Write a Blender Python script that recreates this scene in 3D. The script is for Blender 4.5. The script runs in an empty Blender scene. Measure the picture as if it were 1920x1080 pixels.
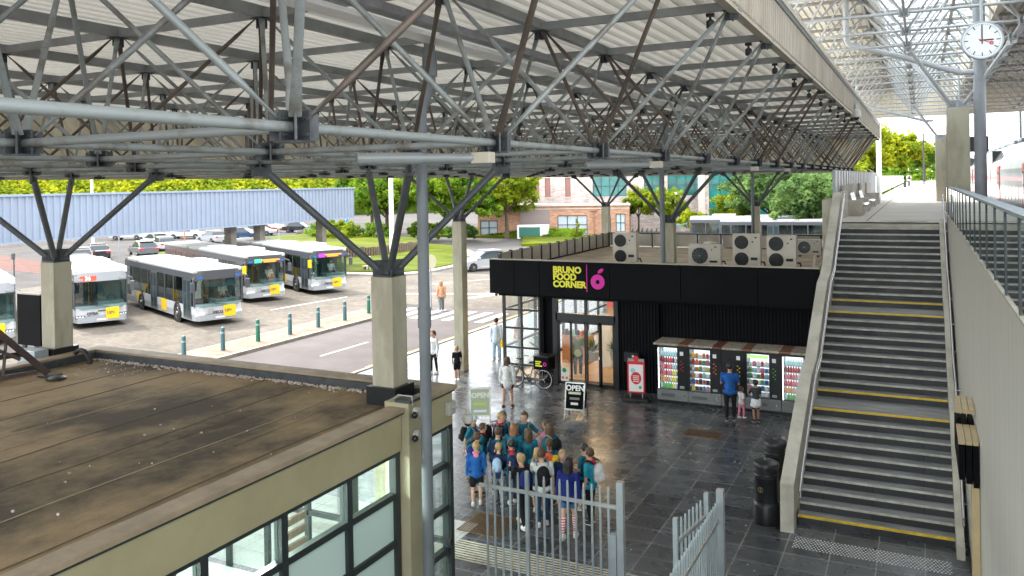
import bpy, bmesh, math, random
from math import sin, cos, pi, radians as R
from mathutils import Vector, Matrix
S = bpy.context.scene
# ---------------------------------------------------------------- camera
CAMZ = 7.1
def setup_camera():
    cd = bpy.data.cameras.new('camera'); co = bpy.data.objects.new('camera', cd); S.collection.objects.link(co)
    cd.sensor_width = 36; cd.lens = 36*1539.5/1920; cd.shift_y = -(540-350.6)/1920
    cd.clip_start = .05; cd.clip_end = 3000
    yaw, pitch, roll = .4611, .0057, .0172
    M = Matrix.Rotation(yaw, 4, 'Z') @ Matrix.Rotation(pi/2-pitch, 4, 'X') @ Matrix.Rotation(-roll, 4, 'Z')
    co.matrix_world = Matrix.Translation((0, 0, CAMZ)) @ M
    S.camera = co
setup_camera()
S.render.resolution_x, S.render.resolution_y = 1920, 1080
# ---------------------------------------------------------------- light
SUN_EL, SUN_AZ, SUN_STR, SKY_STR, EXPO = 50, -75, 1.4, .12, 2.42
w = bpy.data.worlds.new('World'); S.world = w; w.use_nodes = True
nt = w.node_tree; nt.nodes.clear()
out = nt.nodes.new('ShaderNodeOutputWorld'); bg = nt.nodes.new('ShaderNodeBackground')
sky = nt.nodes.new('ShaderNodeTexSky'); sky.sky_type = 'NISHITA'; sky.sun_disc = False
sky.sun_elevation = R(SUN_EL); sky.sun_rotation = R(SUN_AZ); sky.dust_density = 3; sky.air_density = 1
mx = nt.nodes.new('ShaderNodeMixRGB'); mx.inputs[0].default_value = .8; mx.inputs[2].default_value = (9.0, 9.2, 9.5, 1)
nt.links.new(sky.outputs[0], mx.inputs[1]); nt.links.new(mx.outputs[0], bg.inputs[0]); nt.links.new(bg.outputs[0], out.inputs[0])
bg.inputs[1].default_value = SKY_STR
sd = bpy.data.lights.new('sun', 'SUN'); sd.energy = SUN_STR; sd.angle = R(6); sd.color = (1, .95, .86)
so = bpy.data.objects.new('sun', sd); S.collection.objects.link(so)
_d = Vector((sin(R(SUN_AZ))*cos(R(SUN_EL)), cos(R(SUN_AZ))*cos(R(SUN_EL)), sin(R(SUN_EL))))
so.rotation_euler = (-_d).to_track_quat('-Z', 'Y').to_euler(); so.location = (0, 0, 60)
S.view_settings.view_transform = 'Standard'; S.view_settings.look = 'None'
S.view_settings.exposure = EXPO; S.view_settings.gamma = 1
S.cycles.max_bounces = 10; S.cycles.diffuse_bounces = 6; S.cycles.transparent_max_bounces = 16
# ---------------------------------------------------------------- materials
MATS = {}
def mat(name, col, rough=.6, metal=0, var=.0, scale=3., col2=None, bump=0., bscale=40., emit=0, spec=.5, coat=0, obj=False, stretch=None, contrast=(.35, .65), detail=5):
    if name in MATS: return MATS[name]
    m = bpy.data.materials.new(name); m.use_nodes = True; t = m.node_tree; p = t.nodes['Principled BSDF']
    p.inputs['Base Color'].default_value = (*col, 1); p.inputs['Roughness'].default_value = rough
    p.inputs['Metallic'].default_value = metal; p.inputs['Specular IOR Level'].default_value = spec
    if coat: p.inputs['Coat Weight'].default_value = coat; p.inputs['Coat Roughness'].default_value = .08
    if emit: p.inputs['Emission Color'].default_value = (*col, 1); p.inputs['Emission Strength'].default_value = emit
    tc = t.nodes.new('ShaderNodeTexCoord'); src = tc.outputs['Object']
    if stretch:
        mp = t.nodes.new('ShaderNodeMapping'); mp.inputs['Scale'].default_value = stretch
        t.links.new(src, mp.inputs[0]); src = mp.outputs[0]
    if var or col2:
        n = t.nodes.new('ShaderNodeTexNoise'); n.inputs['Scale'].default_value = scale; n.inputs['Detail'].default_value = detail; n.inputs['Roughness'].default_value = .65
        t.links.new(src, n.inputs['Vector'])
        cr = t.nodes.new('ShaderNodeValToRGB'); cr.color_ramp.elements[0].position = contrast[0]; cr.color_ramp.elements[1].position = contrast[1]
        c2 = col2 or tuple(c*(1-var) for c in col)
        cr.color_ramp.elements[0].color = (*c2, 1); cr.color_ramp.elements[1].color = (*(tuple(min(1, c*(1+var*.4)) for c in col)), 1)
        t.links.new(n.outputs[0], cr.inputs[0]); t.links.new(cr.outputs[0], p.inputs['Base Color'])
        if emit: t.links.new(cr.outputs[0], p.inputs['Emission Color'])
        mr = t.nodes.new('ShaderNodeMapRange'); mr.inputs['To Min'].default_value = min(1, rough*1.25); mr.inputs['To Max'].default_value = rough*.85
        t.links.new(n.outputs[0], mr.inputs['Value']); t.links.new(mr.outputs[0], p.inputs['Roughness'])
    if bump:
        n2 = t.nodes.new('ShaderNodeTexNoise'); n2.inputs['Scale'].default_value = bscale; n2.inputs['Detail'].default_value = 4
        b = t.nodes.new('ShaderNodeBump'); b.inputs['Strength'].default_value = bump; b.inputs['Distance'].default_value = .02
        t.links.new(src, n2.inputs['Vector']); t.links.new(n2.outputs[0], b.inputs['Height']); t.links.new(b.outputs[0], p.inputs['Normal'])
    MATS[name] = m; return m
def glassmat(name, tint=(.8, .9, .88), refl=.12, rough=.02):
    if name in MATS: return MATS[name]
    m = bpy.data.materials.new(name); m.use_nodes = True; t = m.node_tree; t.nodes.clear()
    o = t.nodes.new('ShaderNodeOutputMaterial'); tr = t.nodes.new('ShaderNodeBsdfTransparent'); tr.inputs[0].default_value = (*tint, 1)
    g = t.nodes.new('ShaderNodeBsdfGlossy'); g.inputs['Roughness'].default_value = rough; g.inputs[0].default_value = (.9, .95, .95, 1)
    fr = t.nodes.new('ShaderNodeFresnel'); ge = t.nodes.new('ShaderNodeNewGeometry'); mq = t.nodes.new('ShaderNodeMapRange')
    mq.inputs['To Min'].default_value = 1.5; mq.inputs['To Max'].default_value = 1/1.5; t.links.new(ge.outputs['Backfacing'], mq.inputs['Value']); t.links.new(mq.outputs[0], fr.inputs[0])
    ad = t.nodes.new('ShaderNodeMath'); ad.operation = 'ADD'; ad.inputs[1].default_value = refl; ad.use_clamp = True
    mixn = t.nodes.new('ShaderNodeMixShader'); t.links.new(fr.outputs[0], ad.inputs[0]); t.links.new(ad.outputs[0], mixn.inputs[0])
    t.links.new(tr.outputs[0], mixn.inputs[1]); t.links.new(g.outputs[0], mixn.inputs[2]); t.links.new(mixn.outputs[0], o.inputs[0])
    MATS[name] = m; return m
def tilemat(name, col, mortar, bw, bh, msize=.012, rough=.3, var=.3, offset=0., rvar=True, nscale=.6, rot=0, bias=0, spec=.5):
    m = bpy.data.materials.new(name); m.use_nodes = True; t = m.node_tree; p = t.nodes['Principled BSDF']
    tc = t.nodes.new('ShaderNodeTexCoord'); mp = t.nodes.new('ShaderNodeMapping'); mp.inputs['Rotation'].default_value[2] = rot
    t.links.new(tc.outputs['Object'], mp.inputs[0])
    b = t.nodes.new('ShaderNodeTexBrick'); b.offset = offset; b.squash = 1
    b.inputs['Scale'].default_value = 1; b.inputs['Brick Width'].default_value = bw; b.inputs['Row Height'].default_value = bh
    b.inputs['Mortar Size'].default_value = msize; b.inputs['Mortar Smooth'].default_value = .2; b.inputs['Bias'].default_value = bias
    b.inputs['Color1'].default_value = (*[c*(1-var) for c in col], 1); b.inputs['Color2'].default_value = (*[min(1, c*(1+var)) for c in col], 1)
    b.inputs['Mortar'].default_value = (*mortar, 1); t.links.new(mp.outputs[0], b.inputs['Vector'])
    n = t.nodes.new('ShaderNodeTexNoise'); n.inputs['Scale'].default_value = nscale; n.inputs['Detail'].default_value = 8; n.inputs['Roughness'].default_value = .7
    t.links.new(tc.outputs['Object'], n.inputs['Vector'])
    cr = t.nodes.new('ShaderNodeValToRGB'); cr.color_ramp.elements[0].position = .3; cr.color_ramp.elements[1].position = .7
    cr.color_ramp.elements[0].color = (.62, .62, .62, 1); cr.color_ramp.elements[1].color = (1.15, 1.15, 1.12, 1)
    t.links.new(n.outputs[0], cr.inputs[0])
    mm = t.nodes.new('ShaderNodeMixRGB'); mm.blend_type = 'MULTIPLY'; mm.inputs[0].default_value = 1
    t.links.new(b.outputs['Color'], mm.inputs[1]); t.links.new(cr.outputs[0], mm.inputs[2]); t.links.new(mm.outputs[0], p.inputs['Base Color'])
    n3 = t.nodes.new('ShaderNodeTexNoise'); n3.inputs['Scale'].default_value = 2.2; n3.inputs['Detail'].default_value = 7
    t.links.new(tc.outputs['Object'], n3.inputs['Vector'])
    mr = t.nodes.new('ShaderNodeMapRange'); mr.inputs['From Min'].default_value = .35; mr.inputs['From Max'].default_value = .65
    mr.inputs['To Min'].default_value = rough*.8; mr.inputs['To Max'].default_value = min(1, rough*1.3); p.inputs['Specular IOR Level'].default_value = spec
    t.links.new(n3.outputs[0], mr.inputs['Value']); t.links.new(mr.outputs[0], p.inputs['Roughness'])
    bp = t.nodes.new('ShaderNodeBump'); bp.inputs['Strength'].default_value = .35; bp.inputs['Distance'].default_value = .004; bp.invert = True
    t.links.new(b.outputs['Fac'], bp.inputs['Height']); t.links.new(bp.outputs[0], p.inputs['Normal'])
    MATS[name] = m; return m
def leafmat(name, c1, c2, scale=.5):
    m = bpy.data.materials.new(name); m.use_nodes = True; t = m.node_tree; p = t.nodes['Principled BSDF']
    tc = t.nodes.new('ShaderNodeTexCoord'); n = t.nodes.new('ShaderNodeTexNoise'); n.inputs['Scale'].default_value = scale; n.inputs['Detail'].default_value = 6
    t.links.new(tc.outputs['Object'], n.inputs['Vector'])
    cr = t.nodes.new('ShaderNodeValToRGB'); cr.color_ramp.elements[0].position = .38; cr.color_ramp.elements[1].position = .62
    cr.color_ramp.elements[0].color = (*c1, 1); cr.color_ramp.elements[1].color = (*c2, 1); t.links.new(n.outputs[0], cr.inputs[0])
    t.links.new(cr.outputs[0], p.inputs['Base Color']); p.inputs['Roughness'].default_value = .75; p.inputs['Specular IOR Level'].default_value = .15
    tl = t.nodes.new('ShaderNodeBsdfTranslucent'); ms = t.nodes.new('ShaderNodeMixShader'); ms.inputs[0].default_value = .45
    t.links.new(cr.outputs[0], tl.inputs[0]); o = t.nodes['Material Output']
    t.links.new(p.outputs[0], ms.inputs[1]); t.links.new(tl.outputs[0], ms.inputs[2]); t.links.new(ms.outputs[0], o.inputs[0])
    MATS[name] = m; return m
# ---------------------------------------------------------------- mesh builder
WORLD = {}
class MB:
    def __init__(s): s.v = []; s.f = []; s.m = []; s.sm = []; s.cm = 0; s.cs = False
    def add(s, vs, fs, mtx=None):
        o = len(s.v)
        s.v += [tuple(mtx @ Vector(p)) for p in vs] if mtx else [tuple(p) for p in vs]
        for f in fs: s.f.append([i+o for i in f]); s.m.append(s.cm); s.sm.append(s.cs)
        return s
    def box(s, x0, x1, y0, y1, z0, z1, mtx=None):
        if x0 > x1: x0, x1 = x1, x0
        if y0 > y1: y0, y1 = y1, y0
        if z0 > z1: z0, z1 = z1, z0
        vs = [(x, y, z) for z in (z0, z1) for y in (y0, y1) for x in (x0, x1)]
        return s.add(vs, [(0, 2, 3, 1), (4, 5, 7, 6), (0, 1, 5, 4), (2, 6, 7, 3), (0, 4, 6, 2), (1, 3, 7, 5)], mtx)
    def bbox(s, x0, x1, y0, y1, z0, z1, b=.02, mtx=None):  # chamfered box
        bm = bmesh.new(); bmesh.ops.create_cube(bm, size=1)
        for v in bm.verts: v.co = ((x0+x1)/2+v.co.x*(x1-x0), (y0+y1)/2+v.co.y*(y1-y0), (z0+z1)/2+v.co.z*(z1-z0))
        bmesh.ops.bevel(bm, geom=bm.edges[:], offset=b, segments=2, profile=.6, affect='EDGES')
        s.add([v.co[:] for v in bm.verts], [[v.index for v in f.verts] for f in bm.faces], mtx); bm.free(); return s
    def prism(s, pts, lo, hi, axis='z', mtx=None):  # polygon extruded; pts 2D
        n = len(pts)
        def P(a, b, c): return {'z': (a, b, c), 'x': (c, a, b), 'y': (a, c, b)}[axis]
        vs = [P(a, b, lo) for a, b in pts]+[P(a, b, hi) for a, b in pts]
        fs = [list(range(n))[::-1], list(range(n, 2*n))]+[(i, (i+1) % n, n+(i+1) % n, n+i) for i in range(n)]
        return s.add(vs, fs, mtx)
    def tube(s, p, q, r, r2=None, n=8, flat=0, mtx=None, cap=True):
        p = Vector(p); q = Vector(q); d = q-p; L = d.length
        if L < 1e-6: return s
        d /= L; u = d.cross(Vector((0, 0, 1)));
        if u.length < 1e-3: u = Vector((1, 0, 0))
        u.normalize(); v = u.cross(d); r2 = r if r2 is None else r2
        secs = [(0, r, r), (1, r2, r2)]
        if flat: secs = [(0, r*1.45, r*.22), (flat, r*1.3, r*.5), (flat*2, r, r), (1-flat*2, r, r), (1-flat, r*1.3, r*.5), (1, r*1.45, r*.22)]
        vs = []; fs = []
        for t, a, b in secs:
            for i in range(n):
                an = 2*pi*i/n; vs.append(p+d*(L*t)+u*(a*cos(an))+v*(b*sin(an)))
        for k in range(len(secs)-1):
            for i in range(n): j = (i+1) % n; fs.append((k*n+i, k*n+j, (k+1)*n+j, (k+1)*n+i))
        if cap: fs.append(list(range(n))[::-1]); fs.append([(len(secs)-1)*n+i for i in range(n)])
        cs = s.cs; s.cs = n > 5 or cs; s.add(vs, fs, mtx); s.cs = cs; return s
    def path(s, pts, r, n=8, mtx=None):
        pts = [Vector(p) for p in pts]
        for i in range(len(pts)-1):
            s.tube(pts[i], pts[i+1], r, n=n, mtx=mtx)
        for p in pts[1:-1]: s.ball(p, (r, r, r), 8, 5, mtx)
        return s
    def ball(s, c, r, nu=10, nv=7, mtx=None):
        if not hasattr(r, '__len__'): r = (r, r, r)
        vs = [(c[0], c[1], c[2]-r[2])]; fs = []
        for k in range(1, nv):
            a = -pi/2+pi*k/nv
            for i in range(nu): b = 2*pi*i/nu; vs.append((c[0]+r[0]*cos(a)*cos(b), c[1]+r[1]*cos(a)*sin(b), c[2]+r[2]*sin(a)))
        vs.append((c[0], c[1], c[2]+r[2])); L = len(vs)-1
        for i in range(nu): j = (i+1) % nu; fs.append((0, 1+j, 1+i)); fs.append((L, L-nu+i, L-nu+j))
        for k in range(nv-2):
            for i in range(nu): j = (i+1) % nu; fs.append((1+k*nu+i, 1+k*nu+j, 1+(k+1)*nu+j, 1+(k+1)*nu+i))
        cs = s.cs; s.cs = True; s.add(vs, fs, mtx); s.cs = cs; return s
    def lathe(s, prof, c=(0, 0), n=24, mtx=None, axis='z'):  # prof (r,z)
        vs = []; fs = []
        for r, z in prof:
            for i in range(n):
                a = 2*pi*i/n; vs.append((c[0]+r*cos(a), c[1]+r*sin(a), z) if axis == 'z' else ((c[0]+r*cos(a), z, c[1]+r*sin(a)) if axis == 'y' else (z, c[0]+r*cos(a), c[1]+r*sin(a))))
        for k in range(len(prof)-1):
            for i in range(n): j = (i+1) % n; fs.append((k*n+i, k*n+j, (k+1)*n+j, (k+1)*n+i))
        fs.append(list(range(n))[::-1]); fs.append([(len(prof)-1)*n+i for i in range(n)])
        cs = s.cs; s.cs = True; s.add(vs, fs, mtx); s.cs = cs; return s
    def torus(s, c, Rr, r, axis='y', n=28, m=8, mtx=None):
        vs = []; fs = []
        for i in range(n):
            a = 2*pi*i/n
            for j in range(m):
                b = 2*pi*j/m; q = Rr+r*cos(b); h = r*sin(b)
                vs.append({'y': (c[0]+q*cos(a), c[1]+h, c[2]+q*sin(a)), 'x': (c[0]+h, c[1]+q*cos(a), c[2]+q*sin(a)), 'z': (c[0]+q*cos(a), c[1]+q*sin(a), c[2]+h)}[axis])
                fs.append((i*m+j, ((i+1) % n)*m+j, ((i+1) % n)*m+(j+1) % m, i*m+(j+1) % m))
        cs = s.cs; s.cs = True; s.add(vs, fs, mtx); s.cs = cs; return s
    def corr(s, p0, u, L, v, H, pitch, dep, nrm):  # trapezoid sheet: ribs run along v, profile along u
        p0 = Vector(p0); u = Vector(u).normalized(); v = Vector(v).normalized(); nrm = Vector(nrm).normalized()
        pr = []; x = 0
        while x < L:
            for a, b in ((0, 0), (.32, 0), (.42, 1), (.58+.1, 1), (.78, 0)):
                if x+a*pitch <= L: pr.append((x+a*pitch, b*dep))
            x += pitch
        pr.append((L, 0)); o = len(pr)
        vs = [p0+u*a+nrm*b for a, b in pr]+[p0+u*a+nrm*b+v*H for a, b in pr]
        return s.add(vs, [(i, i+1, o+i+1, o+i) for i in range(o-1)])
    def build(s, name, mats, parent=None, fix=True):
        me = bpy.data.meshes.new(name); me.from_pydata(s.v, [], s.f)
        if not isinstance(mats, (list, tuple)): mats = [mats]
        for m in mats: me.materials.append(m)
        me.polygons.foreach_set('material_index', s.m); me.polygons.foreach_set('use_smooth', s.sm)
        if fix:
            bm = bmesh.new(); bm.from_mesh(me); bmesh.ops.recalc_face_normals(bm, faces=bm.faces[:]); bm.to_mesh(me); bm.free()
        if any(s.sm): me.set_sharp_from_angle(angle=R(38))
        me.update(); o = bpy.data.objects.new(name, me); S.collection.objects.link(o)
        if parent:
            o.parent = parent
            if parent in WORLD: o.location = -WORLD[parent]
        return o
def thing(name, label, cat, loc=(0, 0, 0), rotz=0, group=None, world=False):
    o = bpy.data.objects.new(name, None); o.empty_display_size = .2; S.collection.objects.link(o)
    o.location = loc; o.rotation_euler = (0, 0, rotz)
    if world: WORLD[o] = Vector(loc)
    return tag(o, label, cat, group)
def tag(o, label=None, cat=None, group=None, kind=None):
    if label: o['label'] = label
    if cat: o['category'] = cat
    if group: o['group'] = group
    if kind: o['kind'] = kind
    return o
def struct(name, mb, m): return tag(mb.build(name, m), kind='structure')
KIDS = {}
def children(o): return [c for c in bpy.data.objects if c.parent == o]
def copy_tree(o, parent=None, ch=None):
    c = o.copy(); S.collection.objects.link(c)
    if parent: c.parent = parent
    for k in children(o): copy_tree(k, c)
    return c
def text(s, size, m, parent=None, mtx=None, name='lettering', ext=.004, align='CENTER', bold=0):
    cu = bpy.data.curves.new('t', 'FONT'); cu.body = s; cu.size = size; cu.extrude = ext; cu.align_x = align; cu.align_y = 'CENTER'
    cu.offset = bold; cu.resolution_u = 3
    ob = bpy.data.objects.new('t', cu); S.collection.objects.link(ob)
    me = bpy.data.meshes.new_from_object(ob); bpy.data.objects.remove(ob)
    if mtx: me.transform(mtx)
    me.materials.clear(); me.materials.append(m)
    o = bpy.data.objects.new(name, me); S.collection.objects.link(o)
    if parent:
        o.parent = parent
        if parent in WORLD: o.location = -WORLD[parent]
    return o
def facing(loc, face):  # text plane matrix: face '-y' reads toward -Y viewers, 'x' toward +X
    B = {'-y': Matrix(((1, 0, 0), (0, 0, -1), (0, 1, 0))), 'x': Matrix(((0, 0, 1), (1, 0, 0), (0, 1, 0))), 'z': Matrix.Identity(3), '-z': Matrix(((-1,0,0),(0,1,0),(0,0,-1)))}[face]
    return Matrix.Translation(loc) @ B.to_4x4()
rnd = random.Random(7)
# palette
m_tube = mat('grey_painted_tube', (.22, .245, .24), .45, .1, 0, 2.6, col2=(.13, .12, .105), bump=.08, contrast=(.36, .50), detail=8)
m_tubed = mat('weathered_brown_tube', (.10, .078, .062), .55, .2, .4, 2.)
m_steel = mat('dark_bracket_steel', (.055, .062, .066), .5, .3, .3, 6)
m_beam = mat('grey_roof_beam', (.25, .265, .265), .5, .1, .25, 1.5)
m_deck = mat('beige_corrugated_sheet', (.80, .78, .72), .5, 0, 0, .5, col2=(.66, .64, .58), stretch=(1, .25, 1))
_t = m_deck.node_tree; _p = _t.nodes['Principled BSDF']; _tl = _t.nodes.new('ShaderNodeBsdfTranslucent'); _tl.inputs[0].default_value = (.88, .88, .85, 1)
_ms = _t.nodes.new('ShaderNodeMixShader'); _ms.inputs[0].default_value = .05; _t.links.new(_p.outputs[0], _ms.inputs[1]); _t.links.new(_tl.outputs[0], _ms.inputs[2]); _t.links.new(_ms.outputs[0], _t.nodes['Material Output'].inputs[0])  # slight translucency added so daylight through the sheet brightens the ceiling
m_clad = mat('beige_cladding_sheet', (.66, .60, .48), .5, 0, 0, .7, col2=(.54, .49, .38))
m_fas = mat('ribbed_grey_beige_fascia', (.40, .36, .29), .5, 0, 0, 1.1, col2=(.30, .265, .21), stretch=(1, 1, .4))
m_trim = mat('beige_trim', (.42, .38, .30), .5, 0, .15, 1)
m_conc = mat('olive_concrete', (.43, .41, .31), .75, 0, 0, 1.1, col2=(.335, .315, .23), bump=.35, bscale=50, stretch=(1.5, 1.5, .45), contrast=(.42, .55), detail=8)
m_concl = mat('pale_concrete', (.52, .49, .41), .75, 0, 0, 1.3, col2=(.41, .385, .315), bump=.25, bscale=30, contrast=(.42, .56), detail=9)
m_wallr = mat('streaked_concrete_wall', (.54, .53, .47), .5, 0, 0, 1.4, col2=(.485, .475, .42), stretch=(6, 6, .25), bump=.08)
m_white = mat('white_paint', (.78, .79, .78), .35, 0, .08, 2)
m_black = mat('black_rubber', (.012, .012, .013), .6)
m_blk = mat('black_panel', (.003, .0032, .004), .6, 0, .2, 1, spec=.08)
m_blkm = mat('black_satin_metal', (.015, .016, .018), .35, .2)
m_ltube = mat('pale_grey_tube', (.36, .38, .39), .4, .1, .12, 1.5)
m_inox = mat('brushed_stainless', (.62, .6, .62), .25, 1)
m_gal = mat('galvanised_steel', (.32, .37, .40), .45, .35, .15, 3)
m_yel = mat('yellow_paint', (.75, .50, .01), .5, 0, .25, 6)
m_glass = glassmat('clear_glass', (.95, .98, .97), .06); m_gclr = glassmat('pale_glass', (.98, .99, .985), .03)
m_red = mat('red_paint', (.62, .02, .025), .4); m_blue = mat('blue_paint', (.02, .14, .5), .4)
# ================================================================ ground and setting
A = 2.7059; X1 = -3.4948; Y1 = 3.9914; ZB = 7.466; ZT = 9.3
PX = (X1-1.5*A, X1-4.5*A); PY = (Y1+2.5*A, Y1+8.5*A, Y1+14.5*A)
g = MB().box(-500, 500, -60, 900, -1, -.012); struct('ground', g, mat('far_asphalt', (.10, .095, .09), .95, 0, .15, .2, spec=.05))
m_tile = tilemat('dark_slate_tiles', (.075, .08, .087), (.24, .24, .23), .8, .62, .013, .27, .35, 0.)
struct('plaza_floor', MB().box(-19.1, .72, -8, 60, -.3, 0), m_tile)
m_road = mat('light_asphalt', (.125, .112, .11), .9, 0, .14, .5, spec=.1, bump=.2, bscale=50)
struct('road', MB().box(-25.9, -19.13, -40, 62, -.3, -.004), m_road)
m_cob = tilemat('pale_paving_blocks', (.15, .132, .112), (.10, .092, .08), .42, .21, .012, .9, .12, .5, nscale=.22, rot=.4, spec=.08)
struct('bus_yard_paving', MB().box(-60, -27.95, 5, 54, -.3, -.004), m_cob)
struct('crossing_paving', MB().box(-35, -19.13, 40.5, 56, -.3, .0005), m_cob)
struct('added_pale_floor', MB().box(-15.3, -8.3, 11.46, 14.9, -.1, .0035), tilemat('added_pale_tiles', (.62, .64, .62), (.3, .32, .32), .6, .6, .01, .4, .05, 0))  # pale floor strip added so the window panes show bright ground
struct('kerb_line', MB().box(-19.32, -19.13, 12, 60, -.2, .03).box(-25.98, -25.78, -10, 37.4, -.2, .13).box(-28.05, -27.9, -10, 37.4, -.2, .13), mat('kerb_stone', (.30, .27, .22), .8, 0, .2, 2))
struct('yellow_kerb_marking', MB().box(-19.45, -19.33, 26, 50, -.01, .004), m_yel)
struct('bollard_pavement', MB().box(-27.9, -25.98, -10, 37.3, -.2, .12), tilemat('sandy_red_paving', (.21, .145, .10), (.16, .12, .085), .3, .15, .01, .8, .12, .5))
mk = MB()
for k in range(7): mk.box(-19.95-k*.98, -20.45-k*.98, 36.5, 39.6, -.01, .0035)
for (x, y, x2, y2, wd) in ((-22.45, 27, -22.4, 30.2, .14), (-22.4, 22, -22.4, 25, .14), (-33.5, 36, -32.7, 42, .16), (-35.9, 48.6, -35.3, 52, .14), (-31, 44, -24, 46.5, .5), (-31, 49, -27, 56, .14), (-25, 44, -22, 52, .5), (-36, 60, -30, 63, .14)):
    d = Vector((x2-x, y2-y, 0)).normalized(); nn = Vector((-d.y, d.x, 0))*wd/2
    mk.prism([(x+nn.x, y+nn.y), (x-nn.x, y-nn.y), (x2-nn.x, y2-nn.y), (x2+nn.x, y2+nn.y)], -.003, .005)
struct('road_markings', mk, mat('white_road_paint', (.45, .45, .43), .7, 0, .12, 4))
m_grass = leafmat('lawn_grass', (.095, .135, .008), (.17, .20, .01), .4)
isl = [(-44, 52.2), (-40.8, 52.4), (-36.6, 53.0), (-35.2, 55.2), (-35.3, 60.5), (-37.2, 67.4), (-40.9, 73.5), (-46.5, 79.9), (-75, 92), (-75, 60)]
struct('roundabout_kerb', MB().prism([(x*.995, y*.992) for x, y in isl], -.2, .12), mat('kerb_stone', (.5, .5, .5)))
isl2 = [(-45, 53.2), (-41, 53.3), (-37.1, 53.9), (-35.9, 55.8), (-36, 60.5), (-37.9, 67), (-41.5, 72.8), (-47, 79), (-74, 90), (-74, 61)]
gm = MB(); gm.prism(isl2, -.1, .2)
gm.prism([(-60, 66), (-49.6, 62.5), (-48.2, 66), (-47.6, 74), (-52, 79), (-70, 86), (-72, 70)], 0, 1.0)
struct('lawn', gm, m_grass)
struct('verge', MB().prism([(-60, 93.5), (-44.5, 92.5), (-39.5, 81.6), (-34, 84.5), (-28, 98), (-60, 99)], -.1, .3).prism([(-34, 100), (-8, 108), (-8, 86), (-30, 90)], -.1, .15), m_grass)
pal = thing('palisade_retaining_wall', 'low brown timber palisade holding the raised lawn behind the two seated people', 'retaining wall', (-49, 62, 0), world=True)
ps = MB()
pts = [(-60, 65.6), (-49.6, 62.3), (-48.0, 66), (-47.4, 74)]
for i in range(3):
    a = Vector((*pts[i], 0)); b = Vector((*pts[i+1], 0)); n = int((b-a).length/.28)
    for k in range(n):
        p = a.lerp(b, k/n); ps.tube((p.x, p.y, 0), (p.x, p.y, 1.05+.08*sin(k*5.1)), .13, n=6)
ps.build('post_row', mat('weathered_timber', (.16, .12, .085), .85, 0, .3, 3), pal)
# ================================================================ space-frame canopies
def spaceframe(root, xs, ys, zb, zt, xt, yt, r, mt, md, mb_, mn, big=True):
    """bottom nodes at xs x ys, top nodes at xt x yt"""
    for x in xs:
        MB().tube((x, ys[0], zb), (x, ys[-1], zb), r*1.25, n=10).build('bottom_chord', mt, root)
    for y in ys:
        MB().tube((xs[0], y, zb), (xs[-1], y, zb), r*1.25, n=10).build('bottom_chord', mt, root)
    for x in xt:
        MB().box(x-.035, x+.035, yt[0], yt[-1], zt-.02, zt+.12).box(x-.05, x+.05, yt[0], yt[-1], zt-.03, zt-.02).build('roof_beam', mb_, root)
    for y in yt:
        MB().box(xt[0], xt[-1], y-.03, y+.03, zt-.03, zt+.08).build('roof_beam', mb_, root)
    di = []; no = []
    for x in xs:
        for y in ys:
            no.append((x, y, zb))
            for dx in (-1, 1):
                for dy in (-1, 1):
                    tx = min(xt, key=lambda q: abs(q-(x+dx*A/2))); ty = min(yt, key=lambda q: abs(q-(y+dy*A/2)))
                    if abs(tx-x-dx*A/2) < .3 and abs(ty-y-dy*A/2) < .3: di.append(((x+dx*.07, y+dy*.07, zb+.06), (tx-dx*.05, ty-dy*.05, zt-.04)))
    def vis(p):  # size in view
        d = -sin(.4611)*p[0]+cos(.4611)*p[1]; return d if d > .3 else 99+abs(d)
    di.sort(key=lambda s: vis(s[0])); no.sort(key=vis)
    for k, (p, q) in enumerate(di[:100]):
        MB().tube(p, q, r, n=10, flat=.07).build('diagonal_brace', md if (k*7) % 5 == 0 else mt, root)
    rest = MB()
    for k, (p, q) in enumerate(di[100:]):
        rest.cm = 1 if (k*7) % 5 < 2 else 0; rest.tube(p, q, r, n=6, flat=.07)
    tag(rest.build('diagonal_braces', [mt, md], root, fix=False), kind='stuff')
    def node(mb, p):
        x, y, z = p; h = r*3.0
        for s, c in ((1, 1), (1, -1)):
            M = Matrix.Translation(p) @ Matrix.Rotation(pi/4*c, 4, 'Z')
            mb.box(-.15, .15, -.008, .008, -h, h, M)
        mb.box(x-.13, x+.13, y-.008, y+.008, z-h, z+h*1.2); mb.box(x-.008, x+.008, y-.13, y+.13, z-h, z+h*1.2)
        mb.box(x-.09, x+.09, y-.09, y+.09, z-h-.012, z-h)
        for a, b in ((.085, .012), (.115, .012)):
            for dz in (-.05, .05):
                mb.tube((x+a, y-b-.01, z+dz), (x+a, y+b+.01, z+dz), .012, n=6); mb.tube((x-b-.01, y-a, z+dz), (x+b+.01, y-a, z+dz), .012, n=6)
        return mb
    for p in no[:60]: node(MB(), p).build('node_plate', mn, root)
    rest = MB()
    for p in no[60:]: node(rest, p)
    tag(rest.build('node_plates', mn, root, fix=False), kind='stuff')
    tp = MB()
    for x in xt:
        for y in yt:
            tp.box(x-.1, x+.1, y-.1, y+.1, zt-.05, zt-.035); tp.box(x-.008, x+.008, y-.09, y+.09, zt-.16, zt-.05); tp.box(x-.09, x+.09, y-.008, y+.008, zt-.16, zt-.05)
    tag(tp.build('top_plates', mn, root, fix=False), kind='stuff')
hall = thing('station_canopy', 'large grey space frame canopy with beige corrugated sheet roof over the plaza', 'canopy roof', (X1-3*A, 20, ZB), world=True)
xs = [X1-i*A for i in range(7)]; ys = [Y1+j*A for j in range(-4, 18)]
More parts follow.
